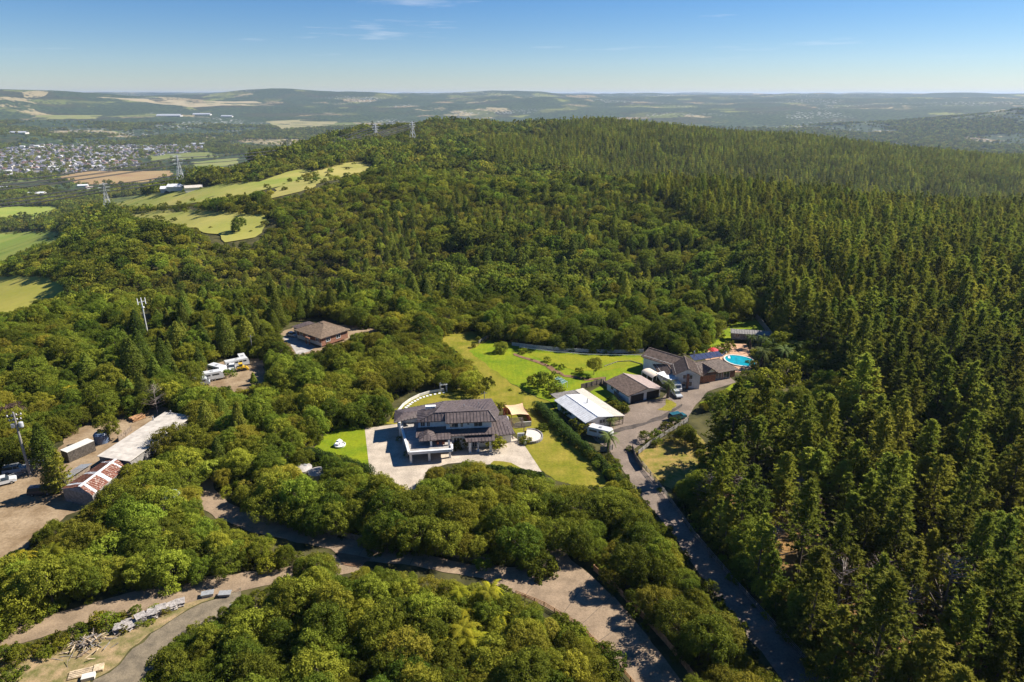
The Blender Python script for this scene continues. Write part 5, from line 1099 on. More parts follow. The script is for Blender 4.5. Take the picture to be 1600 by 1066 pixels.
for i, (u, v, w_) in enumerate(((-3.2, 10.2, 'by the tall left column'), (-1.2, 3.0, 'below the left deck edge'), (25.4, 5.6, 'at the right end of the forecourt'))):
    o = empty('plant_pot', on_house(u, v), 0, 'potted plant standing %s' % w_, 'plant pot', 'pots round the house'); MB().lathe([(.28, 0), (.42, .6), (.45, .65), (.38, .6)], n=14).build('pot', M_white, o); link('plant', SHR[2].crown, o, (0, 0, .4)).scale = (.55, .55, .6)

# ------------------------------------------------------------------ distant town and farm sheds
def far_house(name, wm, rm, L, W, hz, kind):
    mb = MB(); mb.box(-L/2, L/2, -W/2, W/2, -1.5, hz, 0)
    k = len(mb.m); pl = hip(-L/2-.5, L/2+.5, -W/2-.5, W/2+.5, hz, (-L/2-.5 if kind else -L/2+W*.4, 0), (L/2+.5 if kind else L/2-W*.4, 0), hz+W*.24); roof_planes(mb, pl, 0)
    mb.m[k:] = [1]*(len(mb.m)-k)
    if kind:
        for s_ in (-1, 1): mb.poly([(s_*L/2, -W/2, hz), (s_*L/2, W/2, hz), (s_*L/2, 0, hz+W*.22)], 0)
    return mb.mesh(name, [wm, rm])
M_tw = mat('town_wall', (0.44, 0.40, 0.36), 0.8, var=0.2, scale=0.03)
slate = mat('slate_roof', (0.15, 0.15, 0.18), 0.6, var=0.2, scale=0.05); slate2 = mat('mid_grey_roof', (0.27, 0.265, 0.275), 0.6, var=0.2, scale=0.05); redr = mat('red_brown_roof', (0.22, 0.13, 0.105), 0.7, var=0.2, scale=0.05); whr = mat('pale_roof', (0.62, 0.61, 0.60), 0.5, var=0.1, scale=0.05)
HV = [('slate grey', far_house('town_house', M_tw, slate, 17, 12, 3, 0)), ('slate grey', far_house('town_house', M_tw,  slate, 14, 11, 5, 0)), ('mid grey', far_house('town_house', M_tw, slate2, 16, 12, 3, 1)), ('red brown', far_house('town_house', M_tw, redr, 16, 12, 3, 0)), ('white', far_house('town_house', M_white, whr, 18, 12, 3.5, 1))]
twp = [P(*p) for p in TOWN]; tx = [p.x for p in twp]; ty = [p.y for p in twp]; cand = []
yy = min(ty)
while yy < max(ty):
    xx = min(tx)
    while xx < max(tx):
        cand.append((xx+random.uniform(-4, 4), yy+random.uniform(-4, 4))); xx += 22
    yy += 24 if int(yy/24) % 2 else 38
ca = np.array(cand); cz_ = zf(ca[:, 0], ca[:, 1]); cpx, cpy, cd = proj(ca[:, 0], ca[:, 1], cz_)
kk = inpoly(cpx, cpy, TOWN) & (cpx > -10) & (RNG.random(len(ca)) < 0.8); ca, cz_, cd, cpx, cpy = ca[kk], cz_[kk], cd[kk], cpx[kk], cpy[kk]
od = np.argsort(cd); rest = []
for r_, i in enumerate(od):
    wv = random.choices(range(5), (6, 4, 4, 4, 1.6))[0]; rz = 0.35+random.choice([0, math.pi/2])+random.uniform(-.15, .15)
    if r_ < 300:
        o = link('town_house', HV[wv][1], None, (ca[i, 0], ca[i, 1], cz_[i]+.3), rz)
        wh = 'near' if r_ < 100 else ('middle' if r_ < 200 else 'far'); sd__ = 'western' if cpx[i] < 120 else 'eastern'
        tag(o, '%s roofed house in the %s rows of the %s half of the distant town' % (HV[wv][0], wh, sd__), 'house', 'houses of the distant town')
    else: rest.append((ca[i, 0], ca[i, 1], cz_[i]+.3, rz, wv))
TOWN_REST = rest
def farm(px, py, L, W, hz, rz, m, lb, nm='farm_shed'):
    p = P(px, py); o = empty(nm, p, rz, lb, 'shed'); MB().box(-L/2, L/2, -W/2, W/2, -1, hz).build('wall', M_cream, o); roof(o, hip(-L/2-.5, L/2+.5, -W/2-.5, W/2+.5, hz, (-L/2-.5, 0), (L/2+.5, 0), hz+W*.18), m, 0)
for a in ((286, 296, 32, 15, 4, .1, M_roofw, 'white roofed farm shed at the foot of the middle pylon'), (268, 299, 22, 14, 4, .3, M_roofw, 'small white farm shed left of the pylon shed'), (228, 297, 34, 15, 4, .15, M_galv, 'grey farm shed left of the pylon sheds'), (303, 298, 18, 12, 4, .5, M_roofb, 'buff farm building right of the pylon shed'),
          (130, 292, 24, 16, 4, .4, M_roofw, 'white farmhouse cluster, upper building'), (140, 295, 18, 12, 4, .9, M_roofp, 'pink roofed farmhouse beside the white farmhouse'), (58, 305, 36, 18, 5, .2, M_roofw, 'white shed among dark trees left of the farmhouses'), (12, 295, 30, 14, 4, .2, M_galv, 'grey shed at the far left edge of the valley'),
          (265, 182, 170, 60, 6, .1, M_galv, 'long pale glasshouse roof far up the valley'), (316, 180, 130, 50, 6, .1, M_galv, 'second pale glasshouse roof far up the valley'), (355, 183, 80, 40, 6, .1, M_galv, 'smaller pale glasshouse roof far up the valley'), (30, 209, 80, 36, 6, .1, M_galv, 'white packing shed beyond the town woods'), (310, 227, 60, 30, 6, .1, M_galv, 'white hall at the far corner of the town'), (235, 236, 55, 28, 6, .2, M_galv, 'white school building in the town')):
    farm(*a)

# ------------------------------------------------------------------ planting
CLEAR = [  # what the photograph shows free of tree crowns: (outline, only for trees nearer than this)
 ([(484, 706), (500, 688), (530, 670), (572, 662), (612, 655), (612, 638), (626, 622), (650, 612), (690, 605), (700, 612), (752, 616), (757, 590), (738, 562), (690, 532), (720, 517), (745, 520), (730, 546), (775, 598), (795, 622), (830, 630), (850, 652), (880, 688), (945, 750), (948, 756), (870, 750), (850, 741), (800, 733), (772, 724), (735, 717), (700, 722), (672, 732), (656, 752), (636, 758), (606, 740), (580, 738), (556, 712)], 400),
 ([(738, 548), (772, 530), (810, 538), (870, 546), (1000, 552), (1012, 540), (1060, 552), (1105, 545), (1135, 514), (1165, 496), (1190, 498), (1205, 525), (1185, 548), (1172, 580), (1150, 596), (1100, 616), (1075, 655), (1020, 684), (1002, 705), (1060, 690), (1085, 720), (1080, 748), (1035, 752), (1060, 795), (1110, 862), (1170, 935), (1240, 1020), (1280, 1080), (1240, 1080), (1150, 968), (1090, 890), (1035, 812), (985, 748), (945, 702), (900, 690), (860, 640), (800, 600)], 400),
 ([(985, 1080), (1062, 1080), (1058, 1046), (990, 966), (940, 912), (905, 882), (872, 860), (852, 858), (878, 890), (850, 898), (790, 890), (770, 902), (840, 935), (905, 972), (960, 1030)], 400),
 ([(725, 908), (800, 914), (760, 885), (650, 865), (560, 850), (480, 832), (360, 797), (335, 765), (322, 745), (312, 765), (322, 800), (400, 832), (500, 858), (580, 880), (640, 890)], 400),
 ([(0, 997), (100, 958), (250, 917), (400, 895), (456, 890), (450, 903), (380, 922), (300, 928), (120, 973), (0, 1012)], 400),
 ([(520, 866), (575, 868), (575, 884), (530, 885)], 400),
 ([(-20, 1080), (-20, 1020), (120, 978), (300, 932), (368, 926), (345, 945), (290, 968), (245, 1005), (205, 1080)], 400),
 ([(-20, 870), (-20, 750), (60, 728), (100, 692), (150, 660), (262, 638), (270, 645), (243, 668), (196, 706), (182, 735), (148, 764), (118, 792), (60, 818), (18, 862)], 400),
 ([(322, 588), (330, 572), (362, 555), (408, 563), (416, 588), (390, 602), (358, 605), (325, 602)], 400),
 ([(438, 526), (458, 503), (502, 494), (548, 510), (590, 514), (545, 528), (490, 546), (466, 553), (448, 540)], 400),
 ([(216, 484), (236, 484), (234, 520), (226, 520)], 320),
 ([(464, 735), (485, 730), (506, 738), (500, 746), (470, 742)], 150),
 ([(1165, 528), (1215, 528), (1255, 545), (1264, 590), (1230, 606), (1180, 606), (1150, 600)], 206),
]
FCLEAR = [f[1] for f in FIELDS]+[TOWN]
def ok(x, y, z, hgt, rad, polys=CLEAR):
    d0 = np.hypot(x, y); keep = np.ones(len(x), bool)
    for w in WORLDEX: keep &= ~inpoly(x, y, w)
    for fr in (0.1, 0.28, 0.46, 0.64, 0.8, 0.96):
        for lat in (-0.8, 0.0, 0.8):
            k = 1.0 if fr < 0.75 else 0.55
            px, py, dep = proj(x+lat*rad*k, y, z+hgt*fr)
            for pg, dm in polys:
                if dm > 8000 and fr > 0.7: continue
                keep &= ~(inpoly(px, py, pg) & (d0 < dm))
    return keep
WORLDEX = [[(-88, 125), (-77.5, 122.5), (-73.5, 146.5), (-83.5, 149.5)], [(-89, 112.5), (-79, 111.5), (-78, 126), (-86, 128)], [(-28, 128), (6, 130), (8, 158), (-28, 152)], [(8, 140), (30, 144), (24, 170), (6, 160)], [(27, 156), (42, 160), (36, 176), (22, 172)], [(35, 166), (66, 172), (64, 192), (34, 192)], [(-74, 212), (-60, 200), (-50, 210), (-64, 222)]]
def jit(x0, x1, y0, y1, s):
    X, Y = np.meshgrid(np.arange(x0, x1, s), np.arange(y0, y1, s)); n = X.size
    return X.ravel()+RNG.uniform(-.48, .48, n)*s, Y.ravel()+RNG.uniform(-.48, .48, n)*s
PINEZ = [(1400, 1160), (1290, 985), (1225, 905), (1175, 845), (1125, 790), (1105, 745), (1110, 715), (1085, 690), (1072, 650), (1092, 625), (1130, 620), (1190, 640), (1280, 640), (1340, 600), (1330, 545), (1265, 502), (1205, 480), (1188, 430), (1165, 372), (1080, 330), (1030, 292), (960, 282), (880, 262), (760, 250), (770, 222), (905, 196), (960, 186), (1260, 182), (1420, 195), (1800, 225), (1900, 300), (1900, 1300)]
CONZ = [[(600, 330), (720, 300), (900, 290), (1000, 300), (1060, 350), (1120, 400), (1180, 470), (1120, 492), (900, 480), (760, 470), (700, 470), (560, 440), (560, 380)],
        [(170, 520), (300, 470), (470, 440), (560, 470), (420, 530), (330, 560), (200, 640), (120, 620)], [(280, 620), (400, 590), (390, 680), (330, 720), (260, 700)]]
places = {k: [] for k in ('nat', 'bro', 'con', 'pin', 'scr')}   # x, y, z, rot, scale, detail level
def add(kind, x, y, sc, lod):
    z = zf(x, y)
    for i in range(len(x)): places[kind].append((x[i], y[i], z[i]-0.15, RNG.random()*6.283, sc[i], lod))
def band(y0, y1, xa, s, lod, pine_s):
    # pines
    x, y = jit(-xa, xa, y0, y1, pine_s); z = zf(x, y); px, py, dep = proj(x, y, z+10); wob = (fbm(x/60, y/60, 3, 55)-.44)*np.clip((y-260)*.25, 0, 90); px = px+wob; py = py+wob*.25
    k = inpoly(px, py, PINEZ) & (px > -120) & (px < 1720) & (py < 1240); x, y, z = x[k], y[k], z[k]
    edge = 0.60+0.40*RNG.random(len(x)); k = ok(x, y, z, 20*edge, 3.0*edge)
    dens = fbm(x/55, y/55, 2, 77); bx, by, _ = proj(x, y, z); k &= (RNG.random(len(x)) < np.where(inpoly(bx, by, [(1085, 735), (1200, 755), (1290, 820), (1400, 940), (1500, 1100), (1330, 1100), (1200, 930)]), 0.28, 0.93-0.9*np.clip(0.33-dens, 0, 1)*2)); add('pin', x[k], y[k], edge[k], lod)
    # native bush
    x, y = jit(-xa, xa, y0, y1, s); z = zf(x, y); px, py, dep = proj(x, y, z+4); wob = (fbm(x/60, y/60, 3, 55)-.44)*np.clip((y-260)*.25, 0, 90); inpine = inpoly(px+wob, py+wob*.25, PINEZ)
    k = ~inpine & (px > -120) & (px < 1720) & (py < 1260); x, y, z, px, py = x[k], y[k], z[k], px[k], py[k]
    d = np.interp(y, EY, EX)-x
    fine = np.ones(len(x), bool)
    for f in FCLEAR: fine &= ~inpoly(px, py, f)
    px0, py0, _ = proj(x, y, z)
    for f in FCLEAR: fine &= ~inpoly(px0, py0, f)
    st = fbm(x/75+3, y/75, 3, 47)   # stands of taller trees, of scrub, of mixed bush
    if y0 > 700:
        scrub = fbm(x/130, y/130, 4, 91); out = (d > 560)
        fine &= ~out | (scrub > 0.50)
    sc = 0.48+0.58*RNG.random(len(x))**1.4; nz = fbm(x/30, y/30, 3, 41); r = RNG.random(len(x))
    far_ = y > 235
    sc = np.where(far_ & (st > 0.50), sc*1.4, np.where(far_ & (st < 0.39), sc*0.95, sc))*(1.0, 1.22, 1.4)[lod]
    con = np.zeros(len(x), bool)
    for c in CONZ: con |= inpoly(px, py, c)
    kind = np.where(con & (r < 0.3), 2, np.where((nz > 0.52) | (r > 0.85), 1, 0)); kind = np.where(~con & (r < 0.05) & (y0 > 150), 2, kind)
    kind = np.where(far_ & (st > 0.52) & (r < 0.32), 2, kind); kind = np.where(far_ & (st < 0.385) & (r > 0.25), 3, kind); kind = np.where((kind == 0) & (RNG.random(len(x)) < 0.13), 3, kind)
    fr = y < 108; kind = np.where(fr & (px < 620) & (py > 860) & (r < 0.7), 1, kind)
    sc = np.where((kind == 2) & far_, sc*0.8, sc)
    H = np.where(kind == 3, 4.8, np.where(kind == 2, 11.5, np.where(kind == 1, 8.6, 6.8)))*sc; Rd = np.where(kind == 2, 2.5, 3.5)*sc
    k = fine & ok(x, y, z, H, Rd, CLEAR+[(f[1], 9000) for f in FIELDS])
    small = ~k & fine   # give crowded edges a second chance with a smaller tree
    sc2 = sc*0.55; k2 = small & ok(x, y, z, H*0.55, Rd*0.55, CLEAR+[(f[1], 9000) for f in FIELDS]) & (kind != 2); sc = np.where(k2, sc2, sc); k |= k2
    for i, nm in enumerate(('nat', 'bro', 'con', 'scr')): q = k & (kind == i); add(nm, x[q], y[q], sc[q], lod)
band(38, 270, 260, 2.9, 0, 3.7)
band(270, 620, 620, 3.9, 1, 3.9)
band(620, 1750, 1500, 5.6, 2, 4.5)
# farmland trees beyond: copses, shelter belts and town gardens
x, y = jit(-3300, 3300, 1250, 4700, 13.0); z = zf(x, y); px, py, dep = proj(x, y, z)
k = (px > -60) & (px < 1660) & ((np.interp(y, EY, EX)-x > 560) | (y > 1850)) & ((y > 1750) | (np.abs(x) > 1500) | (np.interp(y, EY, EX)-x > 560)); x, y, z, px, py = x[k], y[k], z[k], px[k], py[k]
intown = inpoly(px, py, TOWN); fld = np.zeros(len(x), bool)
for f in FIELDS: fld |= inpoly(px, py, f[1])
cop = fbm(x/420, y/260, 4, 61); belt = (np.abs(np.mod(x*0.35+y, 190)-6) < 7) | (np.abs(np.mod(x-0.35*y, 260)-6) < 7)
k = np.where(intown, RNG.random(len(x)) < 0.16, np.where(fld, False, (cop > 0.50) | (belt & (cop > 0.36)) | (RNG.random(len(x)) < 0.03))); x, y, z = x[k], y[k], z[k]
add('nat', x, y, (0.9+0.9*RNG.random(len(x)))*np.where(y > 1250, 1.15, 1), 2)
FULL = {'nat': (NAT, NATM, NATL), 'bro': (BRO, [NATM[3], BRO[0]][:1], [NATL[1]]), 'con': (CON, CONM, CONL), 'pin': (PIN, PINM, PINL), 'scr': (SCR, SCRM, SCRL)}
# forest masses: one object each, its trees placed by geometry nodes
def mass(name, label, pts, meshes):
    src = bpy.data.collections.new(name+'_source')
    for i, m in enumerate(meshes): src.objects.link(bpy.data.objects.new('%s_%02d' % (name, i), m))
    a = np.array(pts); me = bpy.data.meshes.new(name); me.vertices.add(len(a)); me.vertices.foreach_set('co', a[:, :3].astype(np.float32).ravel())
    r = me.attributes.new('rot', 'FLOAT_VECTOR', 'POINT'); v = np.zeros((len(a), 3), np.float32); v[:, 2] = a[:, 3]; v[:, :2] = RNG.normal(size=(len(a), 2))*(0.045 if name.startswith('pine') else 0.0); r.data.foreach_set('vector', v.ravel())
    s = me.attributes.new('scl', 'FLOAT_VECTOR', 'POINT'); sv = np.repeat(a[:, 4:5], 3, 1); sv[:, 2] *= RNG.uniform(0.72, 1.06, len(a)) if name.startswith('pine') else RNG.uniform(0.82, 1.18, len(a)); sv[:, :2] *= RNG.uniform(0.88, 1.14, (len(a), 1)); s.data.foreach_set('vector', sv.astype(np.float32).ravel())
    ix = me.attributes.new('idx', 'INT', 'POINT'); ix.data.foreach_set('value', a[:, 5].astype(np.int32))
    o = link(name, me); tag(o, label, None, None, 'stuff')
    ng = bpy.data.node_groups.new(name, 'GeometryNodeTree'); ng.interface.new_socket('Geometry', in_out='INPUT', socket_type='NodeSocketGeometry'); ng.interface.new_socket('Geometry', in_out='OUTPUT', socket_type='NodeSocketGeometry')
    n, l = ng.nodes, ng.links; gi = n.new('NodeGroupInput'); go = n.new('NodeGroupOutput'); ip = n.new('GeometryNodeInstanceOnPoints'); ci = n.new('GeometryNodeCollectionInfo')
    ci.inputs['Collection'].default_value = src; ci.inputs['Separate Children'].default_value = True; ci.inputs['Reset Children'].default_value = True
    def named(nm, t):
        q = n.new('GeometryNodeInputNamedAttribute'); q.data_type = t; q.inputs['Name'].default_value = nm; return q.outputs['Attribute']
    l.new(gi.outputs[0], ip.inputs['Points']); l.new(ci.outputs[0], ip.inputs['Instance']); ip.inputs['Pick Instance'].default_value = True
    l.new(named('idx', 'INT'), ip.inputs['Instance Index']); l.new(named('rot', 'FLOAT_VECTOR'), ip.inputs['Rotation']); l.new(named('scl', 'FLOAT_VECTOR'), ip.inputs['Scale'])
    l.new(ip.outputs[0], go.inputs[0]); md = o.modifiers.new('plant', 'NODES'); md.node_group = ng
    return o
def zone(px, py):
    z = zone_(px, py); return z+(', western part' if px % 400 < 133 else ', middle part' if px % 400 < 266 else ', eastern part')
def zone_(px, py):
    if py > 900 and px < 1010 and px > 240: return 'in the bush below the lower road'
    if px < 520 and py > 740 and py <= 1010: return 'between the dirt yard and the lower road'
    if 350 <= px < 900 and 735 < py: return 'between forecourt and lower road'
    if 800 <= px < 1250 and py > 740: return 'between lower road and asphalt drive'
    if px >= 1000: return 'near the pine edge'
    if 380 < px < 780 and py > 560: return 'behind the dark roofed house'
    if px < 400 and py > 560: return 'round the dirt yards'
    if px < 700: return 'on the slope below the caravans'
    return 'beyond the bright lawn'
LOOK = {'nat': ('evenly domed', 'many domed', 'low compact', 'upright tufted', 'flat topped', 'sparse open', 'ragged wide'), 'bro': ('full crowned', 'spreading', 'tall columnar'), 'con': ('conical', 'short conical', 'tall blunt conical'), 'pin': ('dense', 'bare stemmed', 'low branched', 'wide branched', 'short'), 'scr': ('low spreading', 'rounded upright')}
NAMES = {'nat': ('native_tree', 'olive native tree', 'tree'), 'bro': ('broadleaf_tree', 'dark broadleaf tree', 'tree'), 'con': ('podocarp_tree', 'dark native conifer', 'tree'), 'pin': ('pine_tree', 'plantation pine', 'pine'), 'scr': ('scrub_tree', 'pale scrub tree', 'tree')}
def sizeword(s, kind):
    return 'small ' if s < 0.6 else ('large ' if s > 1.1 else '')
def plant(kind_name, t, loc, rz, sc, label, cat, group):
    o = empty(kind_name, loc, rz, label, cat, group); w_ = random.uniform(.9, 1.14); o.scale = (sc*w_, sc*w_, sc*(random.uniform(.72, 1.06) if kind_name == 'pine_tree' else random.uniform(.84, 1.18))); link('trunk', t.trunk, o); link('crown', t.crown, o); return o
for kd in ('nat', 'bro', 'con', 'pin', 'scr'):
    A = np.array(places[kd]); px, py, dep = proj(A[:, 0], A[:, 1], A[:, 2]+(14 if kd == 'pin' else 4)*A[:, 4])
    inside = (px > 8) & (px < 1592) & (py > 100) & (py < 1058)
    score = np.where(inside & (A[:, 5] < 2), A[:, 4]/dep, 0); od = np.argsort(-score); sel = [i for i in od[:300] if score[i] > 0]; ss = set(sel)
    nm, base, cat = NAMES[kd]
    for i in sel:
        lod = int(A[i, 5]); ms = FULL[kd][lod]; t = ms[i % len(ms)]
        if kd == 'pin':
            a_, b_ = px[i], py[i]
            row = 'on the upper slope' if b_ < 420 else 'level with the pool lawn' if b_ < 520 else 'level with the pool' if b_ < 620 else 'level with the main house' if b_ < 720 else 'below the rough paddock' if b_ < 830 else 'in the lowest rows'
            z_ = row+', '+('at the inner forest edge' if a_ < 1180 else 'in the inner part' if a_ < 1300 else 'in mid forest' if a_ < 1450 else 'near the right frame edge')
        else: z_ = zone(px[i], py[i])
        plant(nm, t, A[i, :3], A[i, 3], A[i, 4], '%s%s %s %s' % (sizeword(A[i, 4], kd), LOOK[kd][i % len(ms)] if lod == 0 else 'distant', base, z_), cat, '%ss %s' % (base, z_.split(',')[0]))
    for lod, word in ((0, 'near'), (1, 'middle'), (2, 'far')):
        pts = [(*A[i, :5], i % len(FULL[kd][lod])) for i in range(len(A)) if i not in ss and int(A[i, 5]) == lod]
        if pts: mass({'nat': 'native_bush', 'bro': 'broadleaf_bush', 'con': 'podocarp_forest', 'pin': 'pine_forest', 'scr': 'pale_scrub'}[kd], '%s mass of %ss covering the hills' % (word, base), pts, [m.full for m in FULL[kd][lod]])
mass('town_outskirts', 'far rows of the distant town', [(a, b, c, d, 1.0, e) for a, b, c, d, e in TOWN_REST], [v[1] for v in HV]) if TOWN_REST else None
# single plants that can be told apart
def one(nm, t, px, py, sc, label, cat='tree', group=None): 
    p = P(px, py); return plant(nm, t, p-Vector((0, 0, .1)), random.random()*6.28, sc, label, cat, group)
one('garden_tree', BRO[1], 783, 551, .55, 'round dark garden tree standing alone on the bright lawn')
one('garden_tree', NAT[0], 928, 586, .75, 'spreading tree in the curved bed of the bright lawn')
one('paddock_tree', BRO[0], 373, 363, 1.35, 'lone tree casting a shadow in the valley paddock')
one('young_tree', CON[1], 397, 601, .42, 'single young conical tree on the caravan yard edge')
one('yard_tree', CON[2], 88, 772, .75, 'slender tall tree in front of the rusty shed, left of the pair')
one('yard_tree', PIN[2], 105, 775, .55, 'slender pine beside the rusty shed, right of the pair')
one('yard_tree', CON[0], 75, 735, 1.05, 'tall conical tree beside the power pole'); one('yard_tree', NAT[3], 172, 690, .95, 'leafy tree between the container and the pale shed')
one('dead_tree', DEAD[0], 247, 648, 1.35, 'tall bare reddish dead tree above the pale shed'); one('dead_tree', DEADR[0], 22, 668, 1.3, 'purple brown dry crowned tree at the left edge')
one('dead_tree', DEADR[0], 218, 845, .95, 'grey purple dry crowned tree in the bush above the side road'); one('dead_tree', DEADR[0], 820, 478, 1.3, 'grey dry crowned tree in the far bush'); one('dead_tree', DEAD[1], 1330, 930, 1.4, 'bare grey dead tree at the pine edge')
for i, (px, py, sc) in enumerate(((1105, 800, 1.3), (1150, 790, 1.5), (1180, 830, 1.2), (1205, 880, 1.5), (1250, 860, 1.7), (1285, 930, 1.4), (1300, 985, 1.6), (1360, 960, 1.7), (1400, 1020, 1.6), (1240, 800, 1.6), (1460, 1000, 1.8))):
    one('dead_pine', DEAD[i % 2], px, py, sc, 'grey leafless dead tree at the pine edge, %s from the rough paddock' % ('first second third fourth fifth sixth seventh eighth ninth tenth eleventh'.split()[i]), 'dead tree', 'dead trees at the pine edge')
for i, (px, py, sc, v, lb) in enumerate(((950, 706, 1.0, 0, 'palm beside the caravan and gateway wall'), (953, 668, .8, 1, 'palm against the verandah of the white roofed house'), (1043, 622, 1.15, 0, 'bushy palm between garage and parked cars'), (1188, 575, 1.25, 0, 'palm right of the pool, nearest the water'), (1205, 560, 1.35, 1, 'palm right of the pool, second from the water'), (1222, 575, 1.3, 0, 'palm at the right end of the pool garden'), (1190, 548, 1.2, 1, 'palm behind the pool in front of the long shed'), (1240, 560, 1.2, 0, 'outermost palm against the pine forest'), (1210, 590, 1.3, 1, 'lowest palm of the pool garden'), (1172, 545, 1.0, 0, 'slim palm beside the pool paving'))):
    one('palm', PALM[v], px, py, sc, lb, 'palm', 'palms round the neighbouring houses')
SH = [(1090, 552, 1.6, 'behind the brick house, first of three'), (1103, 556, 1.5, 'behind the brick house, second of three'), (1126, 552, 1.9, 'beside the parasol'), (1138, 548, 1.6, 'at the pool lawn edge'), (855, 566, .8, 'in the lawn bed, leftmost'), (866, 572, .8, 'in the lawn bed, second'), (878, 577, .9, 'in the lawn bed, third'), (905, 583, .9, 'in the lawn bed, near the spreading tree'), (815, 553, .9, 'single at the top of the bed'),
      (760, 610, 2.0, 'against the far side of the house roof, left'), (745, 618, 1.6, 'against the far side of the house roof, middle'), (778, 640, 1.5, 'dark beside the shade sail'), (838, 603, 2.0, 'beside the glazed frame, left'), (856, 608, 2.2, 'beside the glazed frame, middle'), (868, 618, 1.8, 'beside the glazed frame, lower'), (900, 668, 1.3, 'along the white roofed house, first'), (912, 676, 1.2, 'along the white roofed house, second'), (884, 650, 1.4, 'along the white roofed house, third'), (960, 640, 1.6, 'at the end of the strip lawn'), (972, 645, 1.3, 'at the corner of the strip lawn'),
      (710, 702, 1.3, 'yellowish below the deck end'), (722, 701, 1.4, 'below the deck, beside the porch column'), (776, 702, 1.5, 'round and clipped at the right porch column'), (822, 692, 1.2, 'at the right end of the forecourt'), (848, 672, 1.1, 'on the round patio wall'), (1010, 690, 1.2, 'on the drive verge, first'), (1025, 680, 1.2, 'on the drive verge, second'), (1040, 672, 1.2, 'on the drive verge, third'), (1055, 664, 1.2, 'on the drive verge, fourth'), (985, 705, .9, 'at the gateway'),
      (875, 975, 1.1, 'clipped cone by the lower road fence, first'), (898, 990, .9, 'clipped cone by the lower road fence, second'), (943, 1018, 1.1, 'clipped cone by the lower road fence, third'), (962, 1045, 1.5, 'by the lower road fence, nearest'), (755, 888, 1.2, 'small on the road edge under the bank'), (848, 895, 2.4, 'round yellow green at the road fork'), (990, 960, 1.0, 'at the foot of the right retaining wall'), (360, 588, 1.3, 'beside the caravans')]
for i, (px, py, sc, w_) in enumerate(SH): one('shrub', SHR[i % 3], px, py, sc, 'green garden shrub %s' % w_, 'shrub')
for i, (px, py, sc, w_) in enumerate(((1200, 606, 2.4, 'lowest'), (1228, 596, 2.6, 'second lowest'), (1248, 578, 2.6, 'outermost'), (1212, 574, 2.2, 'middle'), (1232, 560, 2.4, 'upper'))): one('garden_tree', SHR[1], px, py, sc, 'large rounded yellow green tree right of the pool, %s of the group' % w_, 'tree', 'rounded trees right of the pool')
# tree ferns, scrub and creeper banks
FS = []
for (x0, x1, y0, y1, n_) in ((30, 120, 590, 640, 16), (0, 130, 900, 985, 26), (700, 800, 960, 1040, 12), (1030, 1085, 500, 545, 5), (830, 960, 505, 530, 8), (640, 760, 330, 460, 22), (980, 1080, 330, 470, 16), (420, 620, 420, 520, 16), (1220, 1290, 540, 620, 7)):
    for k in range(n_): FS.append((random.uniform(x0, x1), random.uniform(y0, y1)))
for k, (px, py) in enumerate(FS):
    p = P(px, py)
    if ok(np.array([p.x]), np.array([p.y]), np.array([p.z]), 5, 2)[0]:
        w_ = zone(px, py); plant('tree_fern', FERN[k % 2], (p.x, p.y, p.z+1.2), random.random()*6.28, random.uniform(.85, 1.3), 'yellow green tree fern %s' % w_, 'tree fern', 'tree ferns %s' % w_)
pts = []
def fill(poly, s, lo, hi, keep=1.0):
    w = [P(*p) for p in poly]; x, y = jit(min(p.x for p in w), max(p.x for p in w), min(p.y for p in w), max(p.y for p in w), s); k = inpoly(x, y, [(p.x, p.y) for p in w]) & (RNG.random(len(x)) < keep); x, y = x[k], y[k]; z = zf(x, y)
    for a, b, c in zip(x, y, z): pts.append((a, b, c-.1, RNG.random()*6.28, RNG.uniform(lo, hi), RNG.integers(0, 3)))
fill([(0, 1022), (120, 983), (235, 952), (292, 932), (280, 945), (190, 972), (130, 1000), (60, 1040), (20, 1066), (0, 1066)], 1.4, .35, 1.1, .8)
fill([(905, 985), (985, 1066), (880, 1066), (840, 1000), (860, 965)], 1.6, .5, .95)
fill([(1000, 712), (1020, 750), (1070, 830), (1140, 905), (1230, 1005), (1290, 1080), (1310, 1080), (1250, 1000), (1150, 890), (1090, 810), (1060, 770)], 2.4, .35, .9, .6)
fill([(952, 712), (985, 755), (1040, 825), (1095, 900), (1160, 985), (1150, 990), (1060, 880), (960, 745), (945, 715)], 1.6, .5, .95, .85)
fill([(180, 985), (215, 965), (290, 938), (300, 945), (240, 975), (200, 1000)], 1.8, .3, .7, .35)
fill([(1085, 770), (1160, 800), (1260, 900), (1350, 1000), (1420, 1080), (1320, 1080), (1200, 940), (1110, 830)], 5.5, .4, .9, .25)
fill([(1165, 560), (1215, 545), (1262, 560), (1255, 600), (1200, 612), (1160, 600)], 2.6, .7, 1.5, .8)
fill([(806, 552), (850, 569), (885, 587), (940, 592), (915, 595), (880, 588), (845, 571)], 1.5, .2, .4, .5)
for nm_, pg_, _a, _b in FIELDS:   # ragged scrubby borders of the paddocks
    w = [P(*p) for p in pg_]
    for a, b in zip(w, w[1:]+w[:1]):
        d = (b-a).length
        if a.length > 2600: continue
        for q in range(int(d/16)):
            p = a.lerp(b, random.random()); p.x += random.gauss(0, 7); p.y += random.gauss(0, 7); pts.append((p.x, p.y, gz(p.x, p.y)-.2, random.random()*6.28, random.uniform(.8, 2.4), random.randrange(3)))
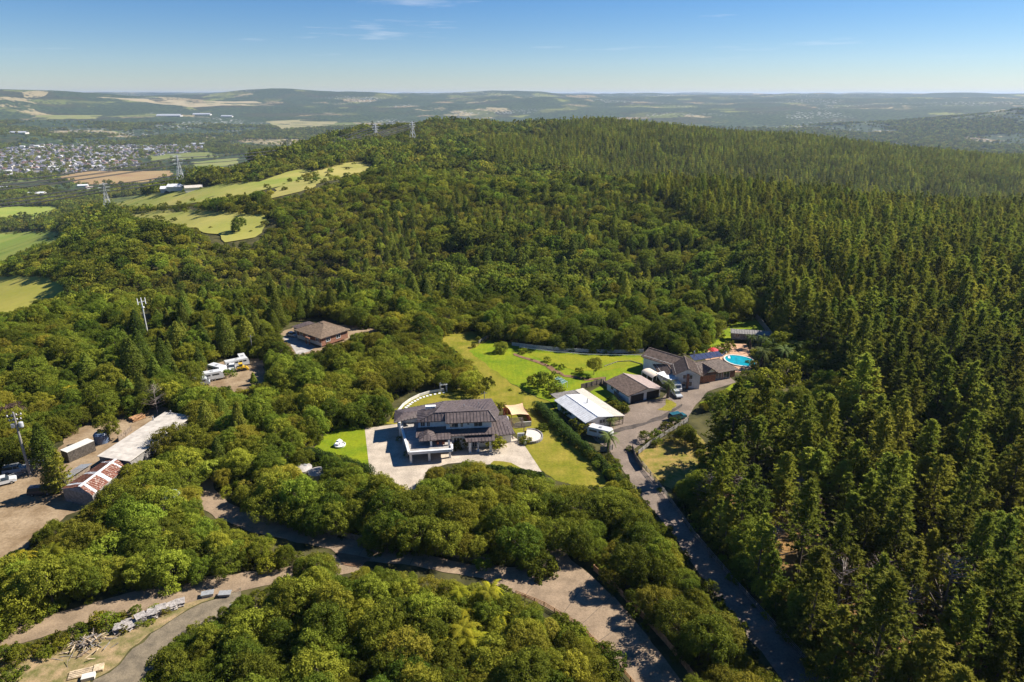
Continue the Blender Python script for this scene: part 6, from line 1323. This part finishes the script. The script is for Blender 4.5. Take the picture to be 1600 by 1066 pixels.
# understorey filling the gaps between the trees
x, y = jit(-230, 200, 45, 300, 2.6); z = zf(x, y); px, py, _ = proj(x, y, z); sc = RNG.uniform(.5, 1.5, len(x))
k = (px > -100) & (px < 1700) & (py < 1220) & ~inpoly(px, py, PINEZ); x, y, z, sc = x[k], y[k], z[k], sc[k]; k = ok(x, y, z, 2.0*sc, 1.3*sc)
for a, b, c, q in zip(x[k], y[k], z[k], sc[k]): pts.append((a, b, c-.1, RNG.random()*6.28, q, RNG.integers(0, 3)))
x, y = jit(0, 330, 40, 300, 5.5); z = zf(x, y); px, py, _ = proj(x, y, z); sc = RNG.uniform(.4, 1.3, len(x)); k = (px < 1720) & (py < 1220) & inpoly(px, py, PINEZ); x, y, z, sc = x[k], y[k], z[k], sc[k]; k = ok(x, y, z, 2.0*sc, 1.3*sc) & (RNG.random(len(x)) < .3)
for a, b, c, q in zip(x[k], y[k], z[k], sc[k]): pts.append((a, b, c-.1, RNG.random()*6.28, q, RNG.integers(0, 3)))
for poly in ([(480, 272), (560, 252), (585, 258), (540, 280), (470, 300)], [(430, 300), (560, 265), (600, 280), (520, 310)]):
    w = [P(*p) for p in poly]; x, y = jit(min(p.x for p in w), max(p.x for p in w), min(p.y for p in w), max(p.y for p in w), 22); k = inpoly(x, y, [(p.x, p.y) for p in w]) & (RNG.random(len(x)) < .5); x, y = x[k], y[k]
    for a, b, c in zip(x, y, zf(x, y)): pts.append((a, b, c-.2, RNG.random()*6.28, RNG.uniform(2.0, 4.0), RNG.integers(0, 3)))
mass('undergrowth', 'low green scrub along banks and road verges', pts, [s.full for s in SHR])
# hedges: leafy boxes with their own length
def hedge(label, pxs, wd, hg, cat='hedge'):
    p = along(pxs, 1.0); o = empty('hedge', p[0], 0, label, cat); g = np.random.default_rng(len(label)); parts = []; b = np.array(p[0])
    for a in p:
        for k in range(3):
            c = np.array(a)-b+np.array([g.normal()*.18*wd, g.normal()*.18*wd, hg*(.35+.25*k)]); parts.append(clump(c, .60*wd*(1-.08*k), 230, g, .15, .6, .8))
    v, q, t = merge(parts); me = grid_mesh('foliage', v, q, t); me.materials.append(M_hedge); link('foliage', me, o)
    mb = MB()
    for a in p[::2]: mb.tube(np.array(a)-b, np.array(a)-b+np.array([0, 0, hg*.7]), .06, .03, 5)
    mb.build('stem', M_bark, o)
hedge('dense clipped hedge along the lower edge of the front lawn', [(480, 714), (505, 722), (540, 732), (575, 742)], 2.6, 1.7)
hedge('long green hedge between the dry lawn and the neighbouring drive', [(842, 640), (862, 660), (885, 682), (905, 700), (925, 715)], 2.2, 1.7)
hedge('hedge running down beside the dry lawn towards the drive', [(925, 715), (945, 735), (968, 760), (985, 780)], 1.6, 1.3)
hedge('hedge beside the lawn strip of the garage', [(955, 628), (965, 638), (975, 645)], 1.6, 1.4)
hedge('low hedge edging the forecourt above the bush', [(765, 735), (790, 738), (815, 742), (845, 748)], 1.6, .9)
# haze over the whole country
hz = MB().box(-23000, 23000, -400, 35000, -220, 150).build('haze', None); hz.data.materials.clear()
hm = bpy.data.materials.new('haze'); hm.use_nodes = True; n = hm.node_tree.nodes; n.remove(n['Principled BSDF']); pv = n.new('ShaderNodeVolumePrincipled')
pv.inputs['Color'].default_value = (0.58, 0.74, 1.0, 1); pv.inputs['Density'].default_value = 4.3e-5; pv.inputs['Anisotropy'].default_value = 0.2
hm.node_tree.links.new(pv.outputs[0], n['Material Output'].inputs['Volume']); hz.data.materials.append(hm); tag(hz, 'thin blue air over the valley', None, None, 'stuff')
